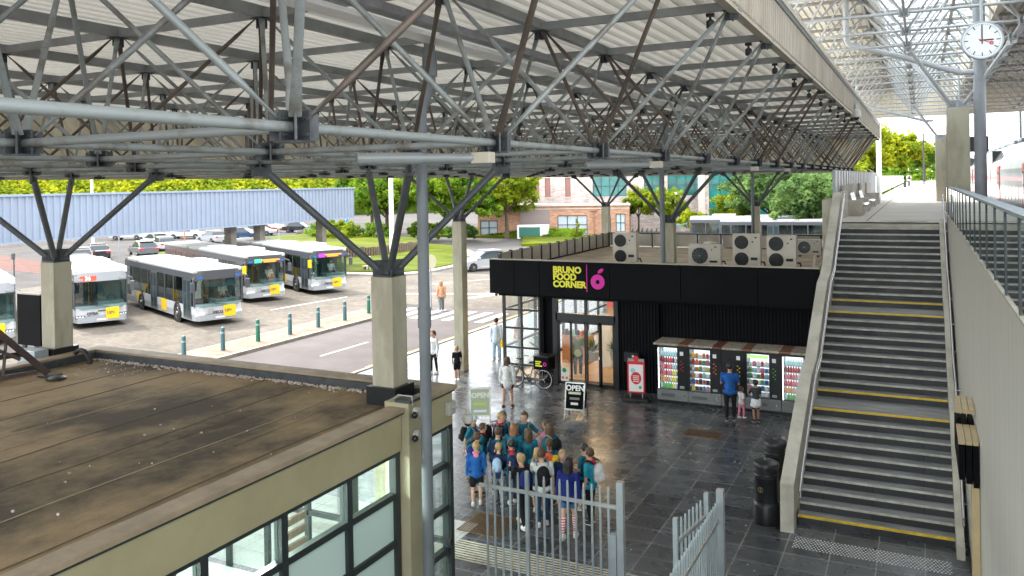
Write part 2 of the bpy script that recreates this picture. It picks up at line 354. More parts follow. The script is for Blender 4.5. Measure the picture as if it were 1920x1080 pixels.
xt = [X1+A/2-i*A for i in range(8)]; yt = [Y1-A/2+j*A for j in range(-4, 19)]
spaceframe(hall, xs, ys, ZB, ZT, xt, yt, .028, m_tube, m_tubed, m_beam, m_steel)
xe, xw = xt[0], xt[-1]; ys0, ye = yt[0], yt[-1]
dk = MB().corr((xw, ys0, ZT+.13), (1, 0, 0), xe-xw, (0, 1, 0), ye-ys0, .25, .085, (0, 0, 1))
dk.build('roof_sheet', m_deck, hall, fix=False)
f = MB().corr((xe+.06, ys0, ZT-.02), (0, 1, 0), ye-ys0, (0, 0, 1), .72, .19, .075, (1, 0, 0)); f.build('fascia', m_fas, hall, fix=False)
MB().box(xe-.02, xe+.10, ys0, ye+.1, ZT-.08, ZT-.025).box(xe-.05, xe+.16, ys0, ye+.15, ZT+.70, ZT+.80).build('fascia_trim', m_trim, hall)
MB().box(xe+.10, xe+.15, ys0, ye+.1, ZT+.60, ZT+.70).build('painted_shadow_gap', m_blkm, hall)  # solid black strip painting the shade of a gap below the top trim
# west cladding leans outward from the bottom chord, north too
v = Vector((xw-xs[-1], 0, ZT-ZB)); L = v.length
MB().corr((xs[-1]-.12, ys0, ZB-.05), (0, 1, 0), ye-ys0, v, L+.2, .3, .05, (-1, 0, 0)).build('fascia', m_clad, hall, fix=False)
MB().corr((xw-.1, ys0, ZT), (0, 1, 0), ye-ys0, (0, 0, 1), .8, .3, .05, (-1, 0, 0)).build('fascia', m_clad, hall, fix=False)
MB().box(xs[-1]-.26, xs[-1]-.08, ys0, ys[-1], ZB-.10, ZB+.06).build('fascia_trim', m_trim, hall)
vn = Vector((0, yt[-1]-ys[-1], ZT-ZB))
cl = MB(); n = 34
for k in range(n):  # trapezoid cladding north: widths grow upward
    a0, a1 = k/n, (k+1)/n; b = [];
    def P(a, t, o=0): return (xs[-1]+(xs[0]-xs[-1])*a+((xw-xs[-1])*(1-a)+(xe-xs[0])*a)*t, ys[-1]+.1+vn.y*t+o, ZB-.05+(ZT-ZB+.05)*t)
    am = a0+(a1-a0)*.5
    cl.add([P(a0, 0), P(am, 0), P(am, 1), P(a0, 1)], [(0, 1, 2, 3)]); cl.add([P(am, 0, .05), P(a1, 0, .05), P(a1, 1, .05), P(am, 1, .05)], [(0, 1, 2, 3)])
    cl.add([P(am, 0), P(am, 0, .05), P(am, 1, .05), P(am, 1)], [(0, 1, 2, 3)]); cl.add([P(a1, 0, .05), P(a1, 0), P(a1, 1), P(a1, 1, .05)], [(0, 1, 2, 3)])
cl.build('fascia', m_clad, hall, fix=False)
MB().box(xw, xe+.14, ye, ye+.1, ZT-.05, ZT+.8).build('fascia', m_clad, hall)
MB().box(xs[-1]-.1, xs[0]+.1, ys[-1]+.02, ys[-1]+.16, ZB-.12, ZB-.02).build('fascia_trim', m_trim, hall)
# cable tray, and a white box painting the bright glazed strip in the ceiling
MB().box(-5.62, -5.42, 1, 46, ZT-.22, ZT-.12).build('cable_tray', mat('galvanised_tray', (.3, .31, .32), .5, .3, .2, 4), hall)
MB().box(-5.95, -5.63, 1, 46, ZT-.30, ZT-.24).build('painted_light_strip', m_white, hall)
# pillars
def bracket(mb, x, y, z, s):
    mb.box(x-s*.45, x+s*.45, y-s*.45, y+s*.45, z, z+.03)
    for c in (1, -1):
        M = Matrix.Translation((x, y, z)) @ Matrix.Rotation(pi/4*c, 4, 'Z'); mb.box(-s*.62, s*.62, -.02, .02, .03, .26, M)
    mb.box(x-.07, x+.07, y-.07, y+.07, z+.03, z+.22)
def pillar(x, y, z0, z1, w, label, zn, mt, group, half=A/2, dark=False):
    t = thing('concrete_pillar', label, 'pillar', (x, y, z0), group=group, world=True)
    MB().bbox(x-w/2, x+w/2, y-w/2, y+w/2, z0, z1, .012).build('shaft', m_conc, t)
    b = MB(); bracket(b, x, y, z1, w); b.build('head_bracket', m_steel if not dark else mt, t)
    for dx in (-1, 1):
        for dy in (-1, 1):
            q = Vector((x+dx*half, y+dy*half, zn)); p = Vector((x+dx*w*.3, y+dy*w*.3, z1+.12)); e = p.lerp(q, .93)
            s = MB().tube(p, e, .058, n=12).build('strut', mt, t)
            M = Matrix.Translation(q+Vector((0, 0, .02))) @ Matrix.Rotation(math.atan2(dy, dx), 4, 'Z')
            MB().box(-.16, .13, -.015, .015, -.17, .1, M).box(-.09, .09, -.07, .07, -.06, -.03, M).box(-.17, -.04, -.05, .05, -.21, -.08, M).build('strut_shoe', m_steel if not dark else mt, s)
    return t
m_strut = mat('dark_grey_strut', (.085, .095, .10), .45, .2, .2, 3)
pz = 5.65
labels = {(0, 0): 'nearest thick concrete pillar rising through the flat roof by the downpipe', (1, 0): 'concrete pillar at the left edge of the flat roof beside the hidden bus',
 (0, 1): 'concrete pillar standing on the black kiosk roof between the air conditioners', (1, 1): 'tall slender concrete pillar on the paving by the boy in black',
 (0, 2): 'dark concrete pillar behind the far kiosk screen with a grey pipe in front', (1, 2): 'far pale concrete pillar in front of the pink office corner'}
for i in (0, 1):
    for j in (0, 1, 2):
        z0 = 0
        pillar(PX[i], PY[j], z0, pz, .40, labels[(i, j)], ZB-.06, m_strut, 'concrete pillars of the plaza canopy')
# bitumen collars belong to low roof, see building
# platform canopy
XC = 1.06; YC = 28.6
pc = thing('platform_canopy', 'pale space frame canopy with glazed strip above the railway platform', 'canopy roof', (4, 30, 11), world=True)
xs2 = [XC-A/2-A, XC-A/2, XC+A/2, XC+A*1.5, XC+A*2.5, XC+A*3.5]; ys2 = [YC-A/2+A*k for k in range(-8, 12)]
xt2 = [x-A/2 for x in xs2]+[xs2[-1]+A/2]; yt2 = [y-A/2 for y in ys2]+[ys2[-1]+A/2]
spaceframe(pc, xs2, ys2, 11.0, 12.75, xt2, yt2, .030, m_ltube, m_ltube, mat('pale_roof_beam', (.25, .24, .22), .5), m_ltube)
m_deck2 = mat('pale_corrugated_sheet', (.46, .44, .39), .5, 0, .1, .6)
a = xt2[0]; b = xt2[1]; c = xt2[2]; d = xt2[-1]; y0 = yt2[0]; y1 = yt2[-1]
MB().corr((a, y0, 12.9), (1, 0, 0), b-a+.45, (0, 1, 0), y1-y0, .23, .06, (0, 0, 1)).build('roof_sheet', m_deck2, pc, fix=False)
MB().corr((c+.9, y0, 12.9), (1, 0, 0), d-c-.9, (0, 1, 0), y1-y0, .23, .06, (0, 0, 1)).build('roof_sheet', m_deck2, pc, fix=False)
MB().box(a, b+.4, y0, y1, 13.05, 13.1).box(c+.95, d, y0, y1, 13.05, 13.1).build('roof_topping', m_conc, pc)
sg = MB().box(b+.45, c+.9, y0, y1, 13.0, 13.01); sg.build('rooflight', glassmat('rooflight_glass', (.86, .9, .93), .05), pc)
gb = MB()
k = y0
while k < y1: gb.box(b+.4, c+.95, k-.03, k+.03, 13.012, 13.08); k += .9
gb.box(b+.4, b+.48, y0, y1, 12.85, 13.15).box(c+.87, c+.95, y0, y1, 12.2, 13.15); gb.build('glazing_bar', m_deck2, pc)
MB().corr((a-.1, y1, 11.0), (1, 0, 0), d-a+.2, (0, 0, 1), 2.3, .3, .04, (0, 1, 0)).build('fascia', m_clad, pc, fix=False)
MB().box(a-.2, d+.2, y1-.05, y1+.08, 10.85, 11.0).build('fascia_trim', m_deck2, pc)
MB().box(c+.86, c+1.0, y0, y1, 11.6, 12.85).build('upstand_panel', m_clad, pc)
gp = 'concrete pillars of the platform canopy'
ZP = 5.61
pillar(XC, YC, ZP, 9.12, .62, 'wide concrete platform pillar under the station clock', 10.95, m_ltube, gp, dark=True)
pillar(XC+.06, 52.2, ZP, 9.12, .62, 'second concrete platform pillar farther along the platform', 10.95, m_ltube, gp, dark=True)
# downpipes
m_pipe = mat('grey_downpipe', (.155, .175, .185), .45, .05, .2, 1.2)
def downpipe(x, y, z0, z1, lab, sleeves, r=.082, top=True):
    t = thing('downpipe', lab, 'drainpipe', (x, y, z0), group='grey rainwater pipes of the plaza canopy', world=True)
    MB().tube((x, y, z0), (x, y, 8.1), r, n=18).build('pipe', m_pipe, t)
    sl = MB()
    for z in sleeves: sl.tube((x, y, z), (x, y, z+.28), r+.014, n=18)
    sl.build('sleeve', m_pipe, t)
    if top: MB().path([(x, y, 8.05), (x+.02, y, 8.2), (x+.15, y+.02, 8.5), (x+.15, y+.02, 9.1)], r, n=16).tube((x+.15, y+.02, 8.62), (x+.15, y+.02, 8.95), r+.025, n=16).build('offset_bend', m_pipe, t)
downpipe(-6.36, 9.92, 0, 9.1, 'nearest grey rainwater pipe in front of the flat roofed building corner', (5.05,))
downpipe(-7.52, 26.1, 3.9, 9.1, 'grey rainwater pipe coming down on the black kiosk roof', (4.1,))
downpipe(-7.5, 42.1, 0, 9.1, 'farthest grey rainwater pipe behind the kiosk screen', (2.1,))
t = thing('platform_drainpipe', 'thick pale grey rainwater pipe standing beside the platform pillar under the clock', 'drainpipe', (1.62, 28, ZP), world=True)
MB().tube((1.62, 28, ZP), (1.62, 28, 12.8), .165, n=20).build('pipe', mat('mid_grey_pipe', (.22, .24, .26), .45, .1, .15, 2), t)
MB().path([(1.5, 28, 10.15), (1.15, 28, 10.15), (.7, 28, 10.3), (-.45, 28, 10.75), (-1.95, 28, 11.25), (-2.02, 28, 11.4), (-2.02, 28, 12.8)], .085, n=14).build('branch_pipe', m_ltube, t)
t = thing('drain_branch_pipe', 'thin pale branch pipe sloping down to the second platform pillar', 'drainpipe', (0, 51, 10), world=True)
MB().path([(.72, 51.6, 10.15), (.3, 51.6, 10.15), (-.8, 51.6, 10.5), (-3.2, 51.6, 11.3), (-3.2, 51.6, 12.8)], .085, n=12).build('pipe', m_ltube, t)
# ceiling-mounted small things
for k in range(9):
    y = 10.9+k*2.7*1.0
    t = thing('ceiling_spotlight', ('nearest', 'second', 'third', 'fourth', 'fifth', 'sixth', 'seventh', 'eighth', 'farthest')[k]+' small black spotlight under the inner edge of the canopy fascia', 'spotlight', (-2.45, y, ZT), group='black spotlights along the canopy edge', world=True)
    MB().box(-2.5, -2.4, y-.04, y+.04, ZT-.06, ZT-.02).box(-2.465, -2.435, y-.015, y+.015, ZT-.12, ZT-.06).build('bracket', m_blkm, t)
    MB().lathe([(.04, ZT-.22), (.055, ZT-.20), (.055, ZT-.12), (.03, ZT-.10)], (-2.45, y), 14).build('housing', m_blkm, t)
for k, (j, lab) in enumerate(((1, 'nearest tube luminaire hanging under the second lattice node'), (3, 'tube luminaire under the fourth lattice node of the right chord'), (6, 'farther tube luminaire under the right chord of the canopy'), (8, 'farthest tube luminaire under the right chord of the canopy'))):
    y = Y1+j*A; x = X1
    t = thing('tube_luminaire', lab, 'light fitting', (x, y, ZB-.2), group='tube luminaires under the canopy chord', world=True)
    MB().bbox(x-.12, x+.07, y-.25, y-.13, ZB-.19, ZB-.09, .008).build('ballast_box', m_trim, t)
    MB().tube((x-.1, y-.2, ZB-.14), (x-.45, y-.55, ZB-.14), .045, n=12).tube((x-.45, y-.55, ZB-.14), (x-.85, y-.95, ZB-.14), .055, n=14).build('tube_housing', mat('lamp_cover', (.20, .22, .22), .25, 0, .05, 2), t)
# ================================================================ flat-roofed waiting-room building
m_mem = mat('bitumen_membrane', (.29, .215, .12), .9, 0, 0, .36, col2=(.075, .062, .042), stretch=(1.2, .8, 1), bump=.5, bscale=35, contrast=(.41, .57), detail=11, spec=.2)
m_seam = mat('membrane_seam', (.11, .085, .055), .85)
m_fr = mat('dark_green_window_frame', (.028, .036, .036), .4, .2)
m_band = mat('olive_band', (.34, .31, .18), .6, 0, .1, 1.2)
m_cop = mat('brown_coping', (.31, .245, .16), .6, 0, .22, 2.5)
bl = thing('waiting_room_building', 'low building with stained brown flat roof, olive band and dark framed windows', 'building', (-11, 4, 0), world=True)
XE, YN, XW = -6.82, 11.42, -15.3
rf = MB().box(XW+.2, XE-.22, -6, YN-.2, 3.5, 3.66); rf.build('roof', m_mem, bl)
for k in range(8):
    x = XW+.9+k*.98+rnd.uniform(-.05, .05); sm = MB()
    pts = [(x+.03*sin(q*.9+k*2)+.01*sin(q*3.1+k), YN-.3-q*.9) for q in range(19)]
    for (a0, b0), (a1, b1) in zip(pts, pts[1:]): sm.prism([(a0, b0), (a1, b1), (a1+.014, b1), (a0+.014, b0)], 3.655, 3.668)
    sm.build('membrane_seam', m_seam if k % 3 else m_cop, bl)
bu = MB(); r2 = random.Random(3)
for k in range(9):
    for q in range(2):
        x = XW+1+k*.85+r2.uniform(-.2, .2); y = r2.uniform(-1, YN-3); L = r2.uniform(.8, 2.2)
        bu.tube((x, y, 3.652), (x+r2.uniform(-.04, .04), y+L, 3.652), .018, .012, 6)
bu.build('membrane_wrinkles', m_mem, bl)
# parapet
MB().box(XE-.22, XE+.06, -6, YN+.06, 3.78, 3.84).box(XW-.06, XE-.22, YN-.24, YN+.06, 3.78, 3.84).box(XW-.06, XW+.2, -6, YN-.24, 3.78, 3.84).build('coping', m_cop, bl)
MB().box(XE-.24, XE-.222, -6, YN-.24, 3.66, 3.75).box(XW+.2, XE-.3, YN-.3, YN-.24, 3.66, 3.80).box(XW+.2, XW+.26, -6, YN-.3, 3.66, 3.80).build('roof_edge_upstand', m_steel, bl)
MB().box(XE-.215, XE+.035, -6, YN+.035, 3.745, 3.778).build('drip_edge', m_fr, bl)
MB().box(XE-.218, XE, -6, 9.96, 3.22, 3.744).box(XE-.218, XE, 10.36, YN, 3.22, 3.744).box(XW, XE-.22, YN-.235, YN, 3.22, 3.744).build('band', m_band, bl)
MB().box(XE-.3, XE+.12, 9.98, 10.34, 0, 3.9).build('corner_pier', mat('olive_pier', (.36, .33, .21), .6, 0, .15, 1.3), bl)
MB().box(XE-.14, XE+.14, 10.0, 10.3, 3.9, 3.94).build('pier_cap', m_steel, bl)
st = MB()
for k in range(2600):
    e = r2.random()
    if e < .5: x = XE-.26-abs(r2.gauss(0, .07)); y = r2.uniform(-4, YN-.3)
    elif e < .8: y = YN-.3-abs(r2.gauss(0, .08)); x = r2.uniform(XW+.3, XE-.4)
    elif e < .97: x = r2.uniform(XW+.3, XE-.4); y = r2.uniform(-3, YN-.3)
    else: x = -13.6+r2.gauss(0, .5); y = 10.6+r2.gauss(0, .3)
    if e >= .8 and r2.random() < .72: continue
    s = r2.uniform(.008, .026); st.ball((x, y, 3.672+s*.3), (s, s*r2.uniform(.6, 1), s*.7), 5, 3)
bu = None
tag(st.build('pebbles', mat('pale_pebbles', (.6, .52, .46), .8, 0, .5, 30), bl, fix=False), kind='stuff')
# glazing on the +X face
zt_, zr = 2.95, (2.93, 2.15, 1.35, .55, .08)
fm = MB(); fm.box(XE-.16, XE-.04, -6, YN, 3.15, 3.22)
mull = [9.9, 8.78, 7.53, 6.30, 5.05, 3.8, 2.5, 1.2, 10.44, 11.36]
for y in mull: fm.box(XE-.15, XE-.03, y-.055, y+.055, .0, 3.22)
for z in (2.58, 1.89, 1.2, .5): fm.box(XE-.14, XE-.04, -6, 9.9, z-.045, z+.045).box(XE-.14, XE-.04, 10.44, YN, z-.045, z+.045)
fm.box(XE-.14, XE-.04, -6, YN, .0, .1); fm.box(XW, XE, YN-.14, YN-.06, 3.15, 3.22); fm.box(XE-.1, XE, YN-.1, YN, 0, 3.22)
for k in range(9): fm.box(XE-1-k*.95, XE-1.09-k*.95, YN-.14, YN-.05, 0, 3.22)
fm.box(XW, XE, YN-.14, YN-.06, 1.3, 1.38)
fm.build('window_frame', m_fr, bl)
mf = bpy.data.materials.new('frosted_green_glass'); mf.use_nodes = True; pp = mf.node_tree.nodes['Principled BSDF']
pp.inputs['Base Color'].default_value = (.55, .72, .65, 1); pp.inputs['Roughness'].default_value = .22; pp.inputs['Specular IOR Level'].default_value = .7
ys_ = sorted(mull)
for a, b in zip(ys_, ys_[1:]):
    if a in (9.9,): continue
    MB().box(XE-.10, XE-.085, a+.055, b-.055, 2.625, 3.15).build('clear_pane', m_glass, bl)
    MB().box(XE-.10, XE-.085, a+.055, b-.055, .545, 1.155).box(XE-.10, XE-.085, a+.055, b-.055, 1.245, 1.845).box(XE-.10, XE-.085, a+.055, b-.055, 1.935, 2.535).box(XE-.10, XE-.085, a+.055, b-.055, .1, .455).build('frosted_pane' if b < 10 else 'clear_pane', mf if b < 10 else m_glass, bl)
for k in range(9): MB().box(XE-1.09-(k-1)*.95+.09, XE-1-k*.95, YN-.1, YN-.09, .1, 3.15).build('clear_pane', m_glass, bl)
MB().box(XW+.1, XE-.3, -6, YN-.2, -.02, .06).build('interior_floor', tilemat('white_floor_tiles', (.72, .76, .74), (.4, .42, .42), .6, .6, .01, .3, .04, 0), bl)
MB().box(XW+.1, XW+.2, -6, YN-.2, .06, 3.4).box(XW+.2, XE-.3, -6, -5.8, .06, 3.4).build('interior_wall', mat('interior_wall', (.5, .56, .52), .6), bl)
MB().box(XE-1.1, XE-.9, 9.9, 10.1, .06, 2.9).box(XE-4, XE-3.8, 9.0, 9.2, .06, 2.9).build('interior_post', m_fr, bl)
MB().box(XE-1.7, XE-1.3, 6.2, 8.2, .4, .48).box(XE-1.6, XE-1.5, 6.3, 6.4, .06, .4).box(XE-1.6, XE-1.5, 8, 8.1, .06, .4).build('interior_bench', mat('dark_red_bench', (.12, .03, .03), .4), bl)
for a, b in ((9.2, 9.85),):
    bn = MB()
    for k in range(7): bn.box(XE-1.75, XE-1.7, a, b, 1.0+k*.2, 1.11+k*.2)
    bn.build('interior_slatted_screen', mat('brown_slats', (.10, .065, .045), .5), bl)
for y in (2, 5, 8.3): MB().box(XE-2.8, XE-1.0, y-.15, y+.15, 3.3, 3.36).build('ceiling_lamp', mat('cool_lamp', (.85, 1, .95), .5, emit=70), bl)
for (x, y) in ((PX[0], PY[0]), (PX[1], PY[0])):
    MB().prism([(x-.27, y-.27), (x+.27, y-.27), (x+.27, y+.27), (x-.27, y+.27)], 3.5, 3.94).build('pillar_upstand', m_blkm, bl)
# dome camera on arm, two bullet domes on the pier
m_cam = mat('offwhite_plastic', (.45, .45, .40), .4, 0, .06, 5)
def domecam(label, x, y, z, dx, dy, s=1.0, group=None, base=True):
    t = thing('security_camera', label, 'camera', (x, y, z), group=group, world=True)
    ex, ey = x+dx*.38*s, y+dy*.38*s
    if base: MB().bbox(x-.05 if dx else x-.1, x+.05 if dx else x+.1, y-.1 if dx else y-.05, y+.1 if dx else y+.05, z-.14*s, z+.1*s, .01).build('wall_plate', m_cam, t)
    MB().path([(x, y, z), (x+dx*.28*s, y+dy*.28*s, z+.02), (ex, ey, z-.02), (ex, ey, z-.1*s)], .028*s, n=10).build('arm', m_cam, t)
    MB().lathe([(.04*s, z-.08*s), (.085*s, z-.11*s), (.1*s, z-.15*s), (.1*s, z-.24*s), (.08*s, z-.26*s)], (ex, ey), 20).build('housing', m_cam, t)
    MB().ball((ex, ey, z-.26*s), (.068*s, .068*s, .07*s), 14, 8).build('dome', mat('smoked_dome', (.02, .02, .022), .08), t)
    return t
domecam('beige dome camera on a curved arm at the far corner of the olive band', XE+.03, 11.3, 3.52, 1, 0, .85)
for z, l in ((3.76, 'upper of two white dome cameras on the olive corner pier'), (3.42, 'lower of two white dome cameras on the olive corner pier')):
    t = thing('security_camera', l, 'camera', (XE+.12, 10.12, z), group='pair of small dome cameras on the pier', world=True)
    M = Matrix.Translation((XE+.13, 10.1, z)) @ Matrix.Rotation(pi/2, 4, 'Y')
    MB().lathe([(.05, 0), (.075, .02), (.08, .07), (.06, .10)], (0, 0), 18, M).build('housing', m_cam, t)
    M2 = Matrix.Translation((XE+.20, 10.02, z-.02)); MB().ball((0, 0, 0), (.05, .05, .05), 12, 8, M2).build('dome', MATS['smoked_dome'], t)
t = thing('conduit', 'thin pale cable looping from the corner pier to the roof', 'cable', (XE, 10, 3.9), world=True)
MB().path([(XE+.14, 10.06, 3.86), (XE+.14, 10.04, 4.0), (XE-.05, 9.98, 4.02), (XE-.3, 10.2, 3.88), (XE-.4, 10.5, 3.72)], .009, n=6).build('cable', m_cam, t)
# steel cross brace, black panel, hose and lid at the left roof edge
t = thing('perforated_steel_brace', 'rusty dark steel brace with rounded cut-outs at the left roof edge', 'steel brace', (-14.6, 8.6, 3.67), world=True)
def plate_strip(mb, p, q, wd, th=.02):
    p = Vector(p); q = Vector(q); d = (q-p); L = d.length; d.normalize(); up = Vector((0, 0, 1)); nrm = Vector((.46, .88, 0)).cross(Vector((0, 0, 1)))
    s = d.cross(Vector((.42, -.9, 0)).normalized()).normalized(); tn = d.cross(s).normalized()
    vs = []
    for a in (p, q):
        for b in (-1, 1):
            for c in (-1, 1): vs.append(a+s*(b*wd/2)+tn*(c*th/2))
    mb.add(vs, [(0, 1, 3, 2), (4, 6, 7, 5), (0, 2, 6, 4), (1, 5, 7, 3), (0, 4, 5, 1), (2, 3, 7, 6)])
m_rb = mat('rusting_dark_steel', (.045, .045, .048), .5, .3, 0, 3, col2=(.10, .06, .045))
pb = MB(); plate_strip(pb, (-14.9, 8.7, 4.95), (-14.45, 9.72, 3.72), .13); plate_strip(pb, (-15.0, 8.5, 4.12), (-14.8, 9.5, 4.1), .10); plate_strip(pb, (-14.85, 8.75, 4.9), (-14.95, 8.8, 3.7), .12); plate_strip(pb, (-14.75, 9.15, 4.5), (-14.8, 9.1, 3.75), .05)
plate_strip(pb, (-14.9, 8.6, 3.76), (-14.6, 9.6, 3.76), .07); plate_strip(pb, (-15.1, 8.7, 4.5), (-14.6, 9.3, 4.05), .06)
pb.build('truss_plate', m_rb, t)
MB().bbox(-14.62, -14.3, 9.6, 9.9, 3.67, 3.70, .01).build('foot_plate', m_rb, t)
t = thing('black_back_panel', 'flat black rectangular panel standing left of the pillar', 'panel', (-16.9, 11, 3.7), world=True)
MB().bbox(-17.32, -16.55, 10.98, 11.06, 3.82, 4.9, .01).build('panel', m_blk, t); MB().box(-17.34, -16.53, 10.97, 11.07, 4.9, 4.93).build('top_edge', m_trim, t)
MB().box(-17.2, -17.1, 11, 11.05, 0, 3.82).box(-16.8, -16.7, 11, 11.05, 0, 3.82).build('leg', m_steel, t)
t = thing('roof_vent_hose', 'black curved hose arching out of the roof beside the left pillar', 'hose', (-15.1, 10.9, 3.7), world=True)
MB().path([(-15.2+.28*(1-cos(a))*.9, 10.75, 3.66+.26*sin(a)) for a in [pi*k/10 for k in range(11)]], .045, n=10).build('hose', m_black, t)
t = thing('roof_box', 'low grey metal box on the roof edge beside the left pillar', 'box', (-15.5, 10.3, 3.66), world=True)
MB().bbox(-16.05, -15.5, 10.15, 10.45, 3.68, 3.96, .015).build('box', m_gal, t)
t = thing('loose_cap', 'small round dark lid lying on the roof near the brace', 'lid', (-14.1, 9.6, 3.67), world=True)
MB().lathe([(.17, 3.675), (.17, 3.70), (.12, 3.72)], (-14.08, 9.62), 18).build('lid', m_blkm, t)
# ================================================================ black food kiosk
m_bf = mat('anthracite_fascia_panel', (.0045, .005, .0065), .6, 0, .12, .8, spec=.1)
m_rib = mat('black_ribbed_cladding', (.004, .0045, .0065), .6, spec=.1)
kx0, kx1, ky0, ky1 = -13.62, -2.78, 26.5, 38.0
ki = thing('food_kiosk', 'black flat-roofed food kiosk with glazed corner, lit doors and sign band', 'shop', (-8, 30, 0), world=True)
fs = MB()
ed = [-13.82, -12.85, -11.86, -9.3, -6.9, -4.5, -2.72]
for a, b in zip(ed, ed[1:]): fs.box(a+.010, b-.010, 25.88, 25.95, 3.16, 4.36)
fs.build('fascia', m_bf, ki)
MB().box(-13.82, -2.72, 25.95, 26.15, 3.2, 4.32).box(-13.80, -13.6, 26.15, ky1, 3.2, 3.95).box(-13.6, -2.75, 26.15, 26.5, 3.05, 3.2).build('fascia_body', m_blk, ki)
MB().box(-13.83, -2.72, 25.87, 26.17, 4.36, 4.385).build('edge_trim', m_trim, ki)
m_kroof = mat('beige_kiosk_roof', (.5, .42, .32), .85, 0, .3, 1, bump=.3)
MB().box(kx0+.02, kx1, 26.15, ky1, 3.5, 3.9).build('roof', m_kroof, ki)
n = 13; m_scr = mat('smoked_grey_panel', (.42, .39, .33), .4, 0, .3, .6)
for k in range(n):
    y = 26.4+k*(ky1-26.4)/n
    MB().box(-13.66, -13.63, y+.05, y+(ky1-26.4)/n-.05, 3.95, 4.52).build('screen_panel', m_scr, ki); MB().box(-13.72, -13.60, y-.035, y+.035, 3.9, 4.6).build('screen_post', m_blkm, ki)
for k in range(10):
    x = -13.6+k*1.08; MB().box(x+.06, x+1.02, ky1-.03, ky1, 3.95, 4.52).build('screen_panel', m_scr, ki); MB().box(x-.035, x+.035, ky1-.08, ky1+.04, 3.9, 4.6).build('screen_post', m_blkm, ki)
MB().box(-13.7, -2.8, ky1-.05, ky1+.02, 4.52, 4.58).build('screen_rail', m_blkm, ki)
MB().box(-13.66, -13.62, 26.3, ky1, 4.52, 4.56).build('screen_rail', m_trim, ki)
rb = MB(); rb.corr((-9.2, 26.48, 0), (1, 0, 0), 6.5, (0, 0, 1), 3.2, .11, .025, (0, -1, 0)); rb.build('wall', m_rib, ki, fix=False)
MB().box(-9.2, kx1, 26.5, 26.6, 0, 3.2).box(-7.85, -7.75, 26.3, 26.47, 0, 3.2).build('wall_core', m_blk, ki)
MB().box(kx1-.1, kx1, 26.6, ky1, 0, 3.5).box(kx0, kx1, ky1-.1, ky1-.09, 0, 3.5).build('side_wall', m_blk, ki)
MB().box(-12.12, -11.62, 26.42, 26.6, 0, 3.2).box(-11.98, -11.92, 26.3, 26.4, 0, 3.2).build('wall_column', m_blk, ki)
# glazed corner
gf = MB()
for x in (-13.56, -12.86, -12.14): gf.box(x-.05 if x != -12.86 else x-.03, x+.05 if x != -12.86 else x+.03, 26.44, 26.52, 0, 3.2)
for z in (.08, .55, 1.16, 1.86, 2.52, 3.12): gf.box(-13.6, -12.1, 26.45, 26.53, z-.035, z+.035)
for y in (27.8, 29.2, 30.6, 32, 33.4, 34.8, 36.2): gf.box(-13.63, -13.53, y-.04, y+.04, 0, 3.2)
for z in (.08, 1.16, 2.52, 3.12): gf.box(-13.63, -13.53, 26.5, ky1, z-.04, z+.04)
gf.build('window_frame', m_blkm, ki)
for x0, x1 in ((-13.52, -12.89), (-12.83, -12.18)):
    for z0, z1 in ((.12, .51), (.59, 1.12), (1.2, 1.82), (1.9, 2.48), (2.56, 3.08)): MB().box(x0, x1, 26.48, 26.49, z0, z1).build('window_pane', m_glass, ki)
MB().box(-13.59, -13.58, 26.5, ky1, .1, 3.1).build('side_pane', m_gclr, ki)
# doors
dm = MB(); dm.box(-11.62, -11.44, 26.4, 26.54, 0, 3.2).box(-9.36, -9.2, 26.4, 26.54, 0, 3.2).box(-11.5, -9.3, 26.42, 26.52, 2.98, 3.2).box(-11.5, -9.3, 26.40, 26.53, 2.24, 2.5).box(-10.43, -10.35, 26.42, 26.52, 2.5, 2.98)
dm.build('door_surround', m_blkm, ki)
for i, (x0, x1, y) in enumerate(((-11.42, -10.93, 26.46), (-10.95, -10.38, 26.42), (-10.36, -9.86, 26.42), (-9.88, -9.38, 26.5))):
    d = MB(); d.box(x0, x0+.055, y-.02, y+.02, .02, 2.24).box(x1-.055, x1, y-.02, y+.02, .02, 2.24).box(x0, x1, y-.02, y+.02, .02, .12).box(x0, x1, y-.02, y+.02, 2.16, 2.24)
    o = d.build('door_leaf', m_blkm, ki); MB().box(x0+.055, x1-.055, y-.003, y+.003, .12, 2.16).build('glass', m_gclr, o, fix=True)
    if i == 2: MB().box(x1-.05, x1-.02, y-.035, y-.02, .98, 1.08).build('handle', m_white, o)
    if i == 1: MB().lathe([(.13, y-.008), (.13, y-.004)], (x0+.26, 1.15), 24, axis='y').build('round_sticker', mat('pale_sticker', (.36, .36, .2), .5), o)
    if i == 0:
        MB().box(x0+.07, x0+.36, y-.008, y-.004, .13, .62).build('poster', m_white, o); MB().lathe([(.08, y-.012), (.08, y-.009)], (x0+.2, .5), 14, axis='y').build('green_mark', mat('green_mark', (.03, .3, .08), .5), o)
        MB().box(x0+.10, x0+.18, y-.012, y-.009, .2, .28).box(x0+.24, x0+.33, y-.012, y-.009, .2, .28).build('orange_mark', mat('orange_mark', (.7, .15, .04), .5), o)
for x0, x1 in ((-11.44, -10.43), (-10.35, -9.36)): MB().box(x0, x1, 26.47, 26.48, 2.5, 2.98).build('transom_pane', m_gclr, ki)
